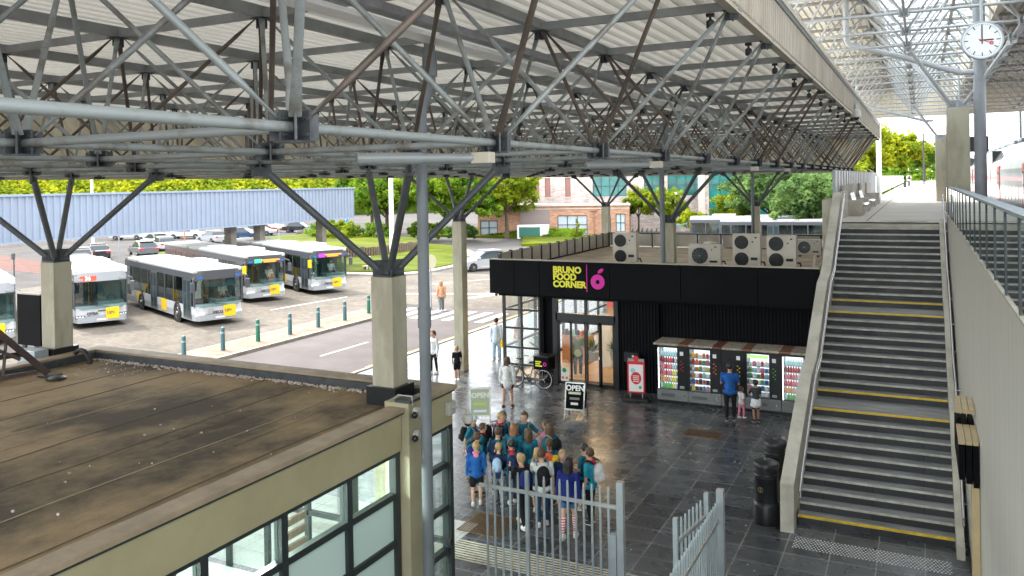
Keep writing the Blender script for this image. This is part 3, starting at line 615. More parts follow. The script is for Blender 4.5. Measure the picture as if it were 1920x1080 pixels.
# sign
m_sy = mat('sign_yellow', (.66, .64, .03), .5, emit=.03); m_sp = mat('sign_magenta', (.55, .005, .28), .5, emit=.03)
for k, (s, y) in enumerate((('BRUNO', 4.07), ('FOOD', 3.83), ('CORNER', 3.58))):
    M = facing((-11.34, 25.875, y), '-y') @ Matrix.Diagonal((1.0, 1, 1, 1)); text(s, .30, m_sy, ki, M, 'sign_lettering', .006, 'LEFT', .014)
MB().box(-10.11, -10.085, 25.86, 25.88, 3.36, 4.28).build('sign_divider', m_sp, ki)
lg = MB(); lg.cs = False
nseg = 36; vs = []; fs_ = []
for i in range(nseg):
    a = 2*pi*i/nseg
    for r_, y in ((.25, 25.86), (.075, 25.86), (.25, 25.88), (.075, 25.88)): vs.append((-9.71+r_*cos(a)*.98, y, 3.71+r_*sin(a)))
for i in range(nseg):
    j = (i+1) % nseg
    for a, b in ((0, 1), (1, 3), (3, 2), (2, 0)): fs_.append((i*4+a, i*4+b, j*4+b, j*4+a))
lg.add(vs, fs_)
M = Matrix.Translation((-9.60, 25.87, 4.08)) @ Matrix.Rotation(-.62, 4, 'Y')
lg.ball((0, 0, 0), (.12, .012, .062), 16, 8, M)
lg.build('sign_logo', m_sp, ki)
# interior
m_wood = mat('light_wood_floor', (.58, .36, .16), .35, 0, .12, 2, stretch=(1, 8, 1))
MB().box(kx0+.05, kx1-.1, 26.62, ky1-.1, -.02, .03).build('interior_floor', m_wood, ki)
MB().box(-9.25, -9.2, 26.6, 30.5, .03, 3.4).box(-11.4, -7, 33.0, 33.1, .03, 3.4).box(kx0+.1, kx1-.1, 26.6, ky1-.1, 3.4, 3.45).build('interior_wall', mat('warm_interior_wall', (.62, .5, .34), .7, 0, .15, 1), ki)
for x, y in ((-12.6, 28.2), (-10.6, 28.0), (-12.4, 31), (-10.2, 30.8), (-12.6, 34.5)): MB().bbox(x-.35, x+.35, y-.12, y+.12, 3.30, 3.37, .01).build('ceiling_lamp', mat('warm_lamp', (1, .74, .42), .5, emit=9), ki)
MB().box(-11.42, -9.3, 26.56, 27.1, .03, .04).build('door_mat', mat('brown_mat', (.12, .055, .04), .9), ki)
def furn(name, label, cat, x0, x1, y0, y1, z0, z1, m, extra=None, grp=None):
    t = thing(name, label, cat, ((x0+x1)/2, (y0+y1)/2, z0), world=True, group=grp); MB().bbox(x0, x1, y0, y1, z0, z1, .015).build('body', m, t)
    if extra: extra(t)
    return t
m_pack = [mat('pack_%s' % n, c, .4) for n, c in (('red', (.6, .03, .03)), ('orange', (.75, .2, .03)), ('yellow', (.8, .6, .05)), ('green', (.1, .4, .08)), ('blue', (.05, .15, .5)), ('white', (.8, .8, .8)), ('dark', (.06, .03, .05)), ('pink', (.7, .15, .3)), ('teal', (.25, .6, .6)))]
def shelf_extra(x0, x1, y0, y1, z0, zs):
    def f(t):
        for z in zs:
            q = MB(); r = random.Random(int(z*100)); x = x0+.05
            while x < x1-.08:
                q.cm = r.randrange(9); wd = r.uniform(.06, .14); q.box(x, x+wd, y0-.02, y0+.14, z, z+r.uniform(.12, .3)); x += wd+.03
            q.build('goods_row', m_pack, t)
    return f
m_crate = mat('orange_wood', (.45, .20, .07), .5, 0, .2, 6)
furn('display_shelf', 'orange wooden shelf of goods inside the kiosk behind the left door', 'shelf', -11.35, -10.9, 31.2, 31.6, .03, 2.6, m_crate, shelf_extra(-11.35, -10.9, 31.2, 31.6, 0, (.5, 1, 1.5, 2)))
furn('display_shelf', 'tall wooden shelf of goods inside the kiosk behind the middle of the doors', 'shelf', -10.3, -9.5, 32.2, 32.8, .03, 2.9, m_crate, shelf_extra(-10.3, -9.5, 32.2, 32.8, 0, (.6, 1.1, 1.6, 2.1)))
furn('white_cabinet', 'white appliance cabinet inside the kiosk seen through the middle door', 'cabinet', -11.0, -10.5, 29.3, 29.9, .03, 1.75, m_white)
furn('drinks_cooler', 'pale green lit drinks cooler inside the kiosk beside the plants', 'cooler', -10.45, -10.1, 30.4, 31, .03, 1.9, mat('pale_mint', (.6, .78, .7), .3, emit=.3))
furn('service_counter', 'wooden service counter inside the kiosk at the left', 'counter', -12.6, -11.5, 29.5, 30.1, .03, 1.1, m_crate, shelf_extra(-12.6, -11.5, 29.6, 30, 1.1, (1.1,)))
furn('high_table', 'light wood high table inside the kiosk by the right door', 'table', -9.95, -9.3, 28.6, 29.0, 1.0, 1.06, m_wood, lambda t: MB().tube((-9.9, 28.65, .03), (-9.9, 28.65, 1), .02).tube((-9.35, 28.65, .03), (-9.35, 28.95, 1), .02).tube((-9.9, 28.95, .03), (-9.9, 28.95, 1), .02).build('leg', m_blkm, t))
# planters: box of plants inside, pot at the glazed corner
m_leafd = leafmat('indoor_leaves', (.05, .10, .02), (.12, .2, .04), 3)
def plant(label, x, y, z, h, wd, pot):
    t = thing('potted_plant', label, 'plant', (x, y, z), world=True)
    MB().lathe([(wd*.3, z), (wd*.42, z+pot)], (x, y), 16).build('pot', m_cam, t)
    q = MB(); r = random.Random(int(x*100))
    for k in range(160):
        a = r.uniform(0, 2*pi); e = r.uniform(.2, 1.4); L = r.uniform(.4, 1)*h; d = Vector((cos(a)*cos(e), sin(a)*cos(e), sin(e))); p = Vector((x, y, z+pot)); s = Vector((-sin(a), cos(a), 0))*.02
        c = p+d*L*.6; q.add([p-s*.3, c-s, p+d*L, c+s], [(0, 1, 2, 3)])
    q.build('foliage', m_leafd, t, fix=False)
plant('leafy plant in a pale pot behind the glazed kiosk corner', -12.35, 26.95, .6, .8, .5, .45)
plant('bushy green plants behind the left door leaf inside the kiosk', -10.7, 27.9, .6, .6, .6, .3)
plant('low spreading plant behind the middle door leaf inside the kiosk', -10.1, 28.6, .5, .55, .5, .3)
furn('wall_dispenser', 'rounded black box mounted on the ribbed wall by the doors', 'box', -8.95, -8.45, 26.25, 26.45, 1.02, 1.35, m_blkm, lambda t: MB().box(-8.68, -8.62, 26.24, 26.25, 1.2, 1.26).build('status_light', m_white, t))
t = thing('wall_camera', 'small grey camera under the left end of the kiosk sign band', 'camera', (-13.6, 26.1, 3.15), world=True)
MB().lathe([(.06, 3.12), (.06, 3.16)], (-13.62, 26.0), 14).build('base', m_cam, t); MB().ball((-13.62, 26.0, 3.1), .055, 12, 8).build('dome', MATS['smoked_dome'], t)
# ---- air conditioners on the kiosk roof
m_ac = mat('cream_metal_casing', (.58, .55, .47), .45, 0, .08, 2)
def ac(label, x, y, wd, ht, dp, fans, rot=0, z=3.9, fx=.33):
    t = thing('air_conditioner', label, 'air conditioner', (x, y, z), rot, 'air conditioning units on the kiosk roof')
    MB().bbox(-wd/2, wd/2, 0, dp, .06, ht, .015).box(-wd/2-.004, wd/2+.004, -.004, dp+.004, ht-.03, ht-.02).build('casing', m_ac, t)
    MB().box(-wd/2+.08, -wd/2+.16, 0, dp, 0, .06).box(wd/2-.16, wd/2-.08, 0, dp, 0, .06).build('foot', m_steel, t)
    fr = min(wd*.25, ht/fans*.42)
    for k in range(fans):
        cz = .06+(ht-.06)*(k+.5)/fans; cx = -wd/2+wd*fx
        f_ = MB().lathe([(fr, -.012), (fr, .004)], (cx, cz), 28, axis='y').build('fan', m_blkm, t)
        q = MB()
        for rr in [fr*i/7 for i in range(1, 8)]: q.torus((cx, -.02, cz), rr, .0035, 'y', 26, 4)
        for i in range(12):
            a = pi*i/6; q.tube((cx, -.022, cz), (cx+fr*cos(a), -.022, cz+fr*sin(a)), .003, n=4)
        q.ball((cx, -.025, cz), (.028, .01, .028), 10, 6); q.build('grille', m_gal if fans == 1 else m_steel, f_)
    q = MB(); q.box(wd*.30, wd*.38, -.008, 0, ht*.88, ht*.92).box(wd*.2, wd*.25, -.008, 0, ht*.76, ht*.80); q.box(wd*.16, wd*.40, -.008, 0, ht*.26, ht*.34); q.build('label_plate', m_blkm, t)
    q = MB(); q.path([(wd/2, dp*.5, .25), (wd/2+.1, dp*.5, .25), (wd/2+.14, dp*.5, .1), (wd/2+.14, dp, .03)], .025, n=8); q.build('pipe_tail', m_black, t)
    return t
ac('twin fan air conditioner at the left end of the kiosk roof', -9.98, 29.5, .92, 1.22, .36, 2)
ac('wide single fan air conditioner with curved grille beside the grey pipe', -6.93, 29.3, 1.15, .86, .4, 1, fx=.36)
ac('twin fan air conditioner right of the wide one on the kiosk roof', -5.5, 29.5, .95, 1.24, .36, 2)
ac('twin fan air conditioner with a small red dot nearest the staircase', -4.32, 29.5, .98, 1.2, .36, 2)
ac('small single fan air conditioner low behind the last twin unit', -3.6, 31.0, .85, .62, .34, 1, z=4.25)
ac('small air conditioner turned sideways right of the kiosk roof pillar', -7.15, 30.6, .5, .85, .32, 1, rot=-.9)
t = thing('roof_bracket', 'pale bent metal bracket lying on the kiosk roof by the staircase', 'bracket', (-3.2, 29.2, 3.9), world=True)
MB().path([(-3.6, 29.2, 3.95), (-3.25, 29.4, 4.0), (-3.2, 29.4, 4.45)], .05, n=6).path([(-3.25, 29.4, 4.0), (-2.9, 29.9, 4.3)], .04, n=6).build('frame', m_ac, t)
# ================================================================ staircase, platform and walls
SX0, SX1 = -2.33, .52; RS = .17
SY = 17.62
prof = []  # tread nosing list (y,z)
y = SY; z = 0; noses = []; yel = []
for fl, nr in enumerate((10, 10, 13)):
    for k in range(nr):
        z += RS; noses.append((y, z))
        if k == 0: yel.append((y, z))
        if k == nr-2+ (0 if fl < 2 else 99): yel.append((y, z))
        if k == nr-1: y += 1.12
        else: y += .30
    yel.append(noses[-1]) if fl < 2 else None
yel = sorted(set([noses[0], noses[9], noses[10], noses[19], noses[20]]))
stt = thing('staircase', 'wide dark stone staircase with yellow edged steps up to the platform', 'stairs', (-.9, 23, 0), world=True)
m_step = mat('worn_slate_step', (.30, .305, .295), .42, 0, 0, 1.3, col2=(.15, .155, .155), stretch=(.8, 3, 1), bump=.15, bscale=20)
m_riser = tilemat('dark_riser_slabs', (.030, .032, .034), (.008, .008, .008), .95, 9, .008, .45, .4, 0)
pg = [(SY, 0)]
for i, (yy, zz) in enumerate(noses): pg += [(yy, zz-.035), ]
st_ = MB(); rs_ = MB(); ns_ = MB()
for i, (yy, zz) in enumerate(noses):
    y2 = noses[i+1][0] if i+1 < len(noses) else yy+.3
    st_.box(SX0, SX1, yy+.045, y2+.02, zz-.035, zz); rs_.box(SX0, SX1, yy+.02, yy+.3, zz-RS, zz-.036)
    (ns_).box(SX0, SX1, yy, yy+.042, zz-.036, zz+.002)
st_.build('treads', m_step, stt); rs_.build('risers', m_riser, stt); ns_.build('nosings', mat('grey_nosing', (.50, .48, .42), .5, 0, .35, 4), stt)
MB().prism([(SY+.3, 0), (29.2, 0), (29.2, 5.3), (noses[20][0]+.3, 3.3), (noses[10][0]+.3, 1.5)], SX0, SX1, 'x').build('stair_core', m_concl, stt)
for yy, zz in yel: MB().box(SX0+.02, SX1-.02, yy-.003, yy+.05, zz-.03, zz+.006).build('yellow_edge_strip', m_yel, stt)
MB().box(SX0, SX1+.2, noses[-1][0], noses[-1][0]+.5, ZP-.2, ZP+.002).build('top_edge', m_concl, stt)
# left parapet
off = .78
pp_ = [(SY-.45, 0), (SY-.45, .95)]
for (a, b) in ((0, 9), (10, 19), (20, 32)):
    pp_ += [(noses[a][0]-.1, noses[a][1]+off-.02), (noses[b][0]+.05, noses[b][1]+off)]
pp_[1] = (SY-.4, .93)
pp_ = [(SY-.55, 0), (SY-.5, .95)]+pp_[3:]
pp_ += [(29.3, ZP+.95), (29.3, 0)]
MB().prism(pp_, SX0-.27, SX0-.003, 'x').build('parapet', m_concl, stt)
MB().box(SX0-.003, SX0+.0, SY-.2, SY+.1, 0, .3).build('parapet_foot', m_black, stt)
# right string and handrails
rp = [(SY-.5, 0), (SY-.5, .25)]
for (a, b) in ((0, 9), (10, 19), (20, 32)): rp += [(noses[a][0]-.12, noses[a][1]+.12), (noses[b][0]+.1, noses[b][1]+.12)]
rp += [(29, ZP), (29, 0)]
MB().prism(rp, SX1+.002, SX1+.14, 'x').build('string', m_concl, stt)
def rail(x, off_, side):
    ls = []
    for (a, b) in ((0, 9), (10, 19), (20, 32)): ls += [(x, noses[a][0]-.05, noses[a][1]+off_), (x, noses[b][0]+.1, noses[b][1]+off_)]
    return [(x, SY-.45, off_-.1)]+ls+[(x, 29.2, ZP+off_)]
for x, sgn in ((SX0+.1, -1), (SX1+.12, 1)):
    q = MB(); base = .92 if sgn < 0 else .85
    q.path(rail(x, base, 1), .024, n=10); q.path(rail(x-sgn*.0, base-.14, 1), .02, n=8)
    for a in range(0, 33, 3):
        yy, zz = noses[a]
        q.tube((x, yy+.1, zz+base-.2), (x, yy+.1, zz+base+.04), .01, n=6)
        q.tube((x, yy+.1, zz+base-.18), (x+sgn*.12, yy+.1, zz+base-.18), .012, n=6)
    q.build('handrail', m_inox, stt)
# right retaining wall below the platform and the glass balustrade
rw = thing('retaining_wall', 'long streaked grey concrete wall right of the staircase below the glass balustrade', 'wall', (.9, 15, 0), world=True)
MB().box(.75, .95, -4, 30.4, 0, ZP+.25).build('wall', m_wallr, rw); MB().box(.735, 1.0, -4, 30.4, ZP+.25, ZP+.28).build('coping', m_concl, rw)
MB().box(.72, .75, 4, 17.4, 0, .16).build('skirting', m_black, rw)
gbn = thing('glass_balustrade', 'glass balustrade with dark posts on the retaining wall beside the train', 'balustrade', (.85, 15, ZP+.3), world=True)
mg = glassmat('greenish_glass', (.86, .91, .89), .26)
yv = 30.3; ks = 0
fr_ = MB()
while yv > 2:
    o = MB().box(.745, .775, yv-.03, yv+.03, ZP+.28, ZP+1.14).build('post', m_steel, gbn)
    MB().box(.756, .766, yv-1.27, yv-.035, ZP+.30, ZP+1.10).build('glass_pane', mg, gbn)
    yv -= 1.3
MB().box(.735, .80, 2, 30.35, ZP+1.12, ZP+1.15).box(.80, .98, 2, 30.35, ZP+1.10, ZP+1.12).build('top_rail', m_gal, gbn)
# platform slab
m_plat = mat('pale_platform_concrete', (.50, .46, .41), .8, 0, .12, .8, bump=.1)
struct('platform', MB().box(-2.64, 3.9, 29.0, 320, 3.5, ZP).box(.95, 3.9, -6, 29.0, 3.5, ZP), m_plat)
struct('platform_underside_wall', MB().box(-2.6, -2.4, 29.3, 180, 0, 3.5), m_concl)
struct('platform_edge_line', MB().box(-1.62, -1.58, 29.6, 300, ZP-.01, ZP+.004), m_seam)
struct('platform_grate', MB().box(-1.2, .2, 29.55, 29.85, ZP-.01, ZP+.004), tilemat('grooved_strip', (.30, .29, .27), (.12, .12, .12), .04, 9, .01, .7, .1))
struct('railway_embankment', MB().box(3.9, 40, -20, 400, 0, 4.3), mat('ballast', (.25, .22, .2), .95, 0, .4, 5, bump=1, bscale=30))
struct('railway_embankment_far', MB().box(-2.6, 3.9, 170, 400, 0, 5.4), MATS['ballast'])
# platform noise screen with kerb blocks and benches
ns2 = thing('noise_screen', 'grey panelled noise screen along the left side of the platform', 'screen', (-2.7, 50, ZP), world=True)
for k in range(24):
    y0_ = 31+k*1.25
    MB().box(-2.72, -2.69, y0_+.03, y0_+1.22, ZP+.15, ZP+1.72).build('panel', mat('translucent_grey_panel', (.50, .54, .54), .3, 0, .15, .8), ns2)
    MB().box(-2.76, -2.66, y0_-.03, y0_+.03, ZP, ZP+1.74).build('post', m_gal, ns2)
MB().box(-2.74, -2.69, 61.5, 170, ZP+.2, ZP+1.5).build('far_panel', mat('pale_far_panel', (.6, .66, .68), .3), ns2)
t = thing('stair_head_wall', 'beige concrete wall block at the head of the stairs on the left', 'wall', (-2.5, 30, ZP), world=True)
MB().bbox(-2.62, -2.42, 29.32, 33.2, 3.5, ZP+.95, .01).box(-2.95, -2.625, 29.3, 31.5, 3.0, ZP+.72).build('wall', m_concl, t)
for k, y0_ in enumerate((33.4, 37.5, 43.5, 48)):
    t = thing('concrete_seat_block', ['nearest', 'second', 'third', 'farthest'][k]+' beige concrete block beside the platform benches', 'concrete block', (-2.3, y0_, ZP), group='concrete blocks between the benches', world=True)
    MB().bbox(-2.64, -1.95, y0_-.22, y0_+.22, ZP, ZP+.60, .01).build('block', m_concl, t); MB().box(-2.64, -1.97, y0_+.1, y0_+2.2, ZP, ZP+.3).box(-2.65, -2.55, y0_-.2, y0_+2.5, ZP+.6, ZP+1.15).build('back_slab', m_concl, t)
def bench(label, y0_):
    t = thing('platform_bench', label, 'bench', (-2.1, y0_, ZP), group='perforated metal benches on the platform', world=True)
    for k in range(4):
        y = y0_+k*.55
        pr_ = [(-2.42, .85), (-2.36, .62), (-2.30, .46), (-2.22, .42), (-1.92, .44), (-1.84, .40)]
        q = MB()
        for (a0, b0), (a1, b1) in zip(pr_, pr_[1:]):
            q.add([(a0, y, ZP+b0), (a0, y+.48, ZP+b0), (a1, y+.48, ZP+b1), (a1, y, ZP+b1), (a0, y, ZP+b0-.02), (a0, y+.48, ZP+b0-.02), (a1, y+.48, ZP+b1-.02), (a1, y, ZP+b1-.02)], [(0, 1, 2, 3), (7, 6, 5, 4), (0, 3, 7, 4), (1, 5, 6, 2)])
        q.build('seat', m_inox, t)
    MB().box(-2.2, -2.1, y0_, y0_+2.2, ZP+.3, ZP+.4).box(-2.2, -2.12, y0_+.1, y0_+.16, ZP, ZP+.3).box(-2.2, -2.12, y0_+2, y0_+2.06, ZP, ZP+.3).build('frame', m_gal, t)
bench('nearest metal bench between the first two concrete blocks', 34.2); bench('second metal bench farther along the platform', 39.2)
# cable boxes beside the string
for k, (x, y, z, l) in enumerate(((.68, 18.9, 1.3, 'left'), (.80, 18.8, 1.22, 'middle'), (.93, 18.7, 1.15, 'right'))): pass
t = thing('equipment_cabinet', 'tall black cabinet with beige tops beside the foot of the stairs', 'cabinet', (.62, 15, 0), world=True)
for a, b in ((.47, .558), (.566, .652), (.66, .74)):
    for y0_, z0_ in ((14.02, 3.10), (15.0, 3.32)): MB().box(a, b, y0_, y0_+.93, z0_-.06, z0_).build('beige_top', mat('tan_cover', (.45, .35, .19), .5, 0, .1, 3), t)
MB().box(.474, .555, 14.04, 15.9, 2.5, 3.04).box(.57, .65, 14.04, 15.9, 2.45, 3.04).box(.664, .738, 14.04, 15.9, 2.4, 3.04).build('black_body', m_blk, t)
MB().box(.64, .742, 14.06, 14.4, 0, 2.44).build('beige_post', MATS['tan_cover'], t)
# ================================================================ fence and gates
m_fen = mat('grey_fence_paint', (.30, .335, .35), .45, .1, .15, 2.5)
m_rail = mat('beige_rail_top', (.40, .36, .30), .7)  # paler beige face laid on rail and post tops
HF = 2.3
def picket_run(root, a, b, step=.135, h=HF-.05, skip=0):
    a = Vector(a); b = Vector(b); L = (b-a).length; n = int(L/step)
    for k in range(1, n):
        p = a.lerp(b, k/n); q = MB(); q.box(p.x-.017, p.x+.017, p.y-.013, p.y+.013, .1, h-.03)
        q.add([(p.x-.013, p.y-.013, h-.03), (p.x+.013, p.y-.013, h-.03), (p.x+.013, p.y+.013, h-.03), (p.x-.013, p.y+.013, h-.03), (p.x-.013, p.y, h+.03), (p.x+.013, p.y, h+.03)], [(0, 1, 5, 4), (3, 4, 5, 2), (0, 4, 3), (1, 2, 5)])
        q.build('picket', m_fen, root)
    d = (b-a).normalized(); M = Matrix.Translation(a) @ Matrix.Rotation(math.atan2(d.y, d.x), 4, 'Z')
    for z in (h-.28, .25): q = MB(); q.box(0, L, -.02, .02, z-.025, z+.025, M); q.cm = 1; q.box(0, L, -.021, .021, z+.025, z+.028, M); q.build('rail', [m_fen, m_rail], root)
def post(root, x, y, h=HF, s=.05):
    q = MB(); q.bbox(x-s, x+s, y-s, y+s, 0, h, .004); q.cm = 1; q.box(x-s+.003, x+s-.003, y-s+.003, y+s-.003, h, h+.004); q.build('post', [m_fen, m_rail], root)
f1 = thing('picket_fence', 'grey steel picket fence between the glazed building corner and the gate post', 'fence', (-6, 12.2, 0), world=True)
picket_run(f1, (-6.78, 12.2, 0), (-5.9, 12.2, 0)); picket_run(f1, (-5.85, 12.2, 0), (-4.32, 12.2, 0)); post(f1, -5.88, 12.2, HF+.02, .03); post(f1, -4.26, 12.2, HF+.08, .055)
MB().box(-4.43, -4.33, 12.15, 12.24, 0, 1.55).build('lock_housing', m_fen, f1)
g1 = thing('gate_leaf', 'long open grey picket gate leaf swung toward the viewer', 'gate', (-2.82, 12.5, 0), world=True)
post(g1, -2.80, 12.62, HF+.04, .055); picket_run(g1, (-2.82, 12.5, 0), (-2.84, 9.2, 0), .125, HF-.12)
g2 = thing('gate_leaf', 'short grey picket gate leaf left of the long open one', 'gate', (-3.2, 11.5, 0), world=True)
post(g2, -3.18, 11.45, HF-.02, .035); picket_run(g2, (-3.17, 11.5, 0), (-3.02, 12.5, 0), .13, HF-.1); post(g2, -3.0, 12.56, HF-.02, .035); picket_run(g2, (-2.98, 12.58, 0), (-2.84, 12.6, 0), .08, HF-.06)
# ================================================================ floor details
def grate(label, x, y, wd, dp, rot=0):
    t = thing('floor_grate', label, 'grate', (x, y, 0), rot); m_g = mat('rusty_brass_grate', (.26, .16, .08), .5, .5, .3, 8)
    q = MB(); n = int(wd/.05)
    for k in range(n): q.box(-wd/2+k*wd/n, -wd/2+k*wd/n+.022, -dp/2, dp/2, .002, .014)
    q.build('slats', m_g, t); MB().box(-wd/2-.02, wd/2+.02, -dp/2-.02, -dp/2, .001, .016).box(-wd/2-.02, wd/2+.02, dp/2, dp/2+.02, .001, .016).box(-wd/2-.02, -wd/2, -dp/2, dp/2, .001, .016).box(wd/2, wd/2+.02, -dp/2, dp/2, .001, .016).build('frame', m_g, t)
    MB().box(-wd/2, wd/2, -dp/2, dp/2, .0005, .0015).build('pit', m_black, t)
grate('brass coloured floor grate on the tiles near the vending machines', -5.5, 22.75, .95, .62); grate('rusty floor grate behind the picket fence', -8.1, 14.95, .95, .95); grate('small red brown grate right of the open gate', -2.35, 14.5, .3, .8)
tp_ = MB(); r3 = random.Random(5)
for k in range(int(2.75/.062)):
    for q in range(8): tp_.lathe([(.017, 0), (.014, .006)], (SX0+.05+k*.062+(q % 2)*.031, 16.45+q*.07), 6)
struct('tactile_stud_strip', tp_, mat('pale_studs', (.62, .62, .6), .5))
tl_ = MB()
for k in range(9): tl_.box(-13, -2.6, 13.35+k*.09, 13.39+k*.09, 0, .006)
for k in range(14): tl_.box(-3.2+.0, -3.16, 13.0, 13.02, 0, .005)
struct('tactile_guide_lines', tl_, mat('cream_lines', (.6, .56, .44), .6, 0, .3, 6))
ch = MB()
for k in range(260):
    x = r3.uniform(-12, -2.5); y = r3.uniform(13, 25); s = r3.uniform(.008, .022); ch.lathe([(s, 0), (s*.8, .003)], (x, y), 7)
tag(ch.build('litter_spots', mat('chewing_gum', (.55, .55, .52), .7)), kind='stuff')
def bin_(label, x, y):
    t = thing('litter_bin', label, 'bin', (x, y, 0), group='round black litter bins by the stair foot')
    MB().lathe([(.27, 0), (.275, .05), (.275, .38), (.255, .42), (.235, .44), (.235, .98), (.25, 1.0), (.24, 1.02)], (0, 0), 36).build('body', m_blkm, t)
    MB().lathe([(.20, 1.02), (.20, 1.14)], (0, 0), 24).build('opening', m_black, t)
    MB().lathe([(.255, 1.14), (.262, 1.2), (.24, 1.24), (.12, 1.29), (.0, 1.3)], (0, 0), 36).build('lid', m_blkm, t)
    MB().lathe([(.05, 1.295), (.05, 1.305), (.035, 1.306)], (0, 0), 20).build('ash_plate', m_inox, t)
    q = MB(); q.torus((0, 0, .44), .24, .006, 'z', 36, 6).torus((0, 0, .96), .24, .006, 'z', 36, 6); q.build('trim_ring', m_steel, t)
    M = Matrix.Rotation(-.35, 4, 'Z') @ Matrix.Translation((0, -.238, .72)); q = MB(); q.torus((0, 0, 0), .05, .008, 'y', 20, 6, M); q.box(-.01, .01, -.006, .004, -.06, .03, M); q.build('emblem', mat('dull_brass', (.3, .25, .12), .4, .6), t)
bin_('front one of two round black litter bins by the stair parapet', -2.92, 17.45); bin_('rear one of two round black litter bins by the stair parapet', -2.95, 18.9)
# clock
ck = thing('station_clock', 'round white station clock with red second hand hanging over the platform', 'clock', (1.03, 17, 9.5), world=True)
cx_, cy_, cz_ = 1.03, 17.0, 9.50; KS = .67
ry = .49
MB().lathe([(.50, cy_+.1), (.51, cy_-.08), (.50, cy_-.10), (.47, cy_-.10), (.47, cy_+.1)], (cx_, cz_), 48, axis='y').build('case', m_gal, ck)
MB().lathe([(.475, cy_-.085), (.475, cy_-.08)], (cx_, cz_), 48, axis='y').build('dial', mat('clock_white', (.72, .76, .78), .35, 0, .04, 1), ck)
for k in range(60):
    tk = MB()
    M = Matrix.Translation((cx_, cy_-.09, cz_)) @ Matrix.Rotation(2*pi*k/60, 4, 'Y'); (tk.box(-.012, .012, -.003, .003, .33, .43, M) if k % 5 == 0 else tk.box(-.004, .004, -.002, .002, .405, .435, M)); tk.build('hour_mark' if k % 5 == 0 else 'minute_mark', m_black, ck)
def hand(name, ang, L, wd, m, y, tail=.06):
    M = Matrix.Translation((cx_, cy_-y, cz_)) @ Matrix.Rotation(ang, 4, 'Y'); q = MB().box(-wd/2, wd/2, -.003, .003, -tail, L, M); return q, M
q, M = hand('h', R(90), .27, .035, m_black, .097); q.build('hour_hand', m_black, ck)
q, M = hand('m', R(0), .40, .028, m_black, .105, .1); q.build('minute_hand', m_black, ck)
q, M = hand('s', R(112), .22, .014, m_red, .113, .1); q.torus((0, 0, .235), .035, .014, 'y', 20, 6, M); q.build('second_hand', m_red, ck)
MB().tube((cx_, cy_, cz_+.33), (cx_, cy_, 12.75), .028, n=12).build('hanger', m_gal, ck)
MC = Matrix.Translation((cx_, cy_, cz_)) @ Matrix.Scale(.67, 4) @ Matrix.Translation((-cx_, -cy_, -cz_))
for o in children(ck):
    if not o.name.startswith('hanger'): o.data.transform(MC)
t = thing('hanging_sign_back', 'narrow black double sided display hanging behind the platform pipe', 'display', (1.6, 34, 8), world=True)
MB().bbox(.95, 2.2, 33.5, 33.7, 7.9, 8.45, .02).build('case', m_blkm, t); MB().tube((1.3, 33.6, 8.45), (1.3, 33.6, 11), .03).tube((1.9, 33.6, 8.45), (1.9, 33.6, 11), .03).build('hanger', m_gal, t)
domecam('white dome camera at the far outer corner of the canopy fascia', xe+.2, 30.8, 9.55, .0, -.2, 1.6)
# ================================================================ buses
m_bw = mat('bus_white', (.50, .51, .52), .3, 0, .22, 1.1, coat=.4); m_bg = mat('bus_grey', (.33, .35, .37), .35, 0, .06, 1, coat=.3); m_bd = mat('bus_dark_grey', (.07, .075, .085), .3, 0, 0, coat=.4)
m_by = mat('bus_yellow', (.86, .55, .01), .35, 0, .05, 2, coat=.3); m_bgl = glassmat('bus_window_glass', (.55, .62, .62), .06); m_ws = glassmat('windscreen_glass', (.62, .78, .74), .08)
m_seat = mat('bus_seat', (.05, .09, .10), .7); m_int = mat('bus_interior', (.12, .15, .15), .7); m_rim = mat('steel_rim', (.45, .45, .45), .35, .7, .2, 8); m_hl = mat('headlamp_glass', (.75, .78, .8), .1)
m_roofm = mat('mossy_bus_roof', (.48, .49, .48), .45, 0, 0, .35, col2=(.20, .21, .10), contrast=(.34, .42))
m_ledo = mat('led_orange', (1, .22, .03), .5, emit=.4); m_ledg = mat('led_green', (.05, .75, .3), .5, emit=.2); m_ledp = mat('led_purple', (.55, .03, .75), .5, emit=.3); m_ledr = mat('led_red', (.75, .08, .04), .5, emit=.12); m_ledw = mat('led_white', (1, .95, .9), .5, emit=.3)
def wheel(x, y, r=.48, wd=.28, side=-1, parent=None):
    # axis along y
    o = MB().lathe([(r*.6, y-wd/2), (r*.95, y-wd/2), (r, y-wd/2+.04), (r, y+wd/2-.04), (r*.95, y+wd/2), (r*.6, y+wd/2)], (x, r), 26, axis='y').build('tyre', m_black, parent)
    yf = y+side*wd/2
    q = MB().lathe([(r*.62, yf-side*.02), (r*.60, yf+side*.005), (r*.45, yf-side*.05), (r*.2, yf-side*.02), (r*.18, yf+side*.03)], (x, r), 22, axis='y')
    for k in range(10):
        a = pi*k/5; q.lathe([(.022, yf-side*.03), (.022, yf+side*.0)], (x+r*.38*cos(a), r+r*.38*sin(a)), 6, axis='y')
    q.build('rim', m_rim, o); return o
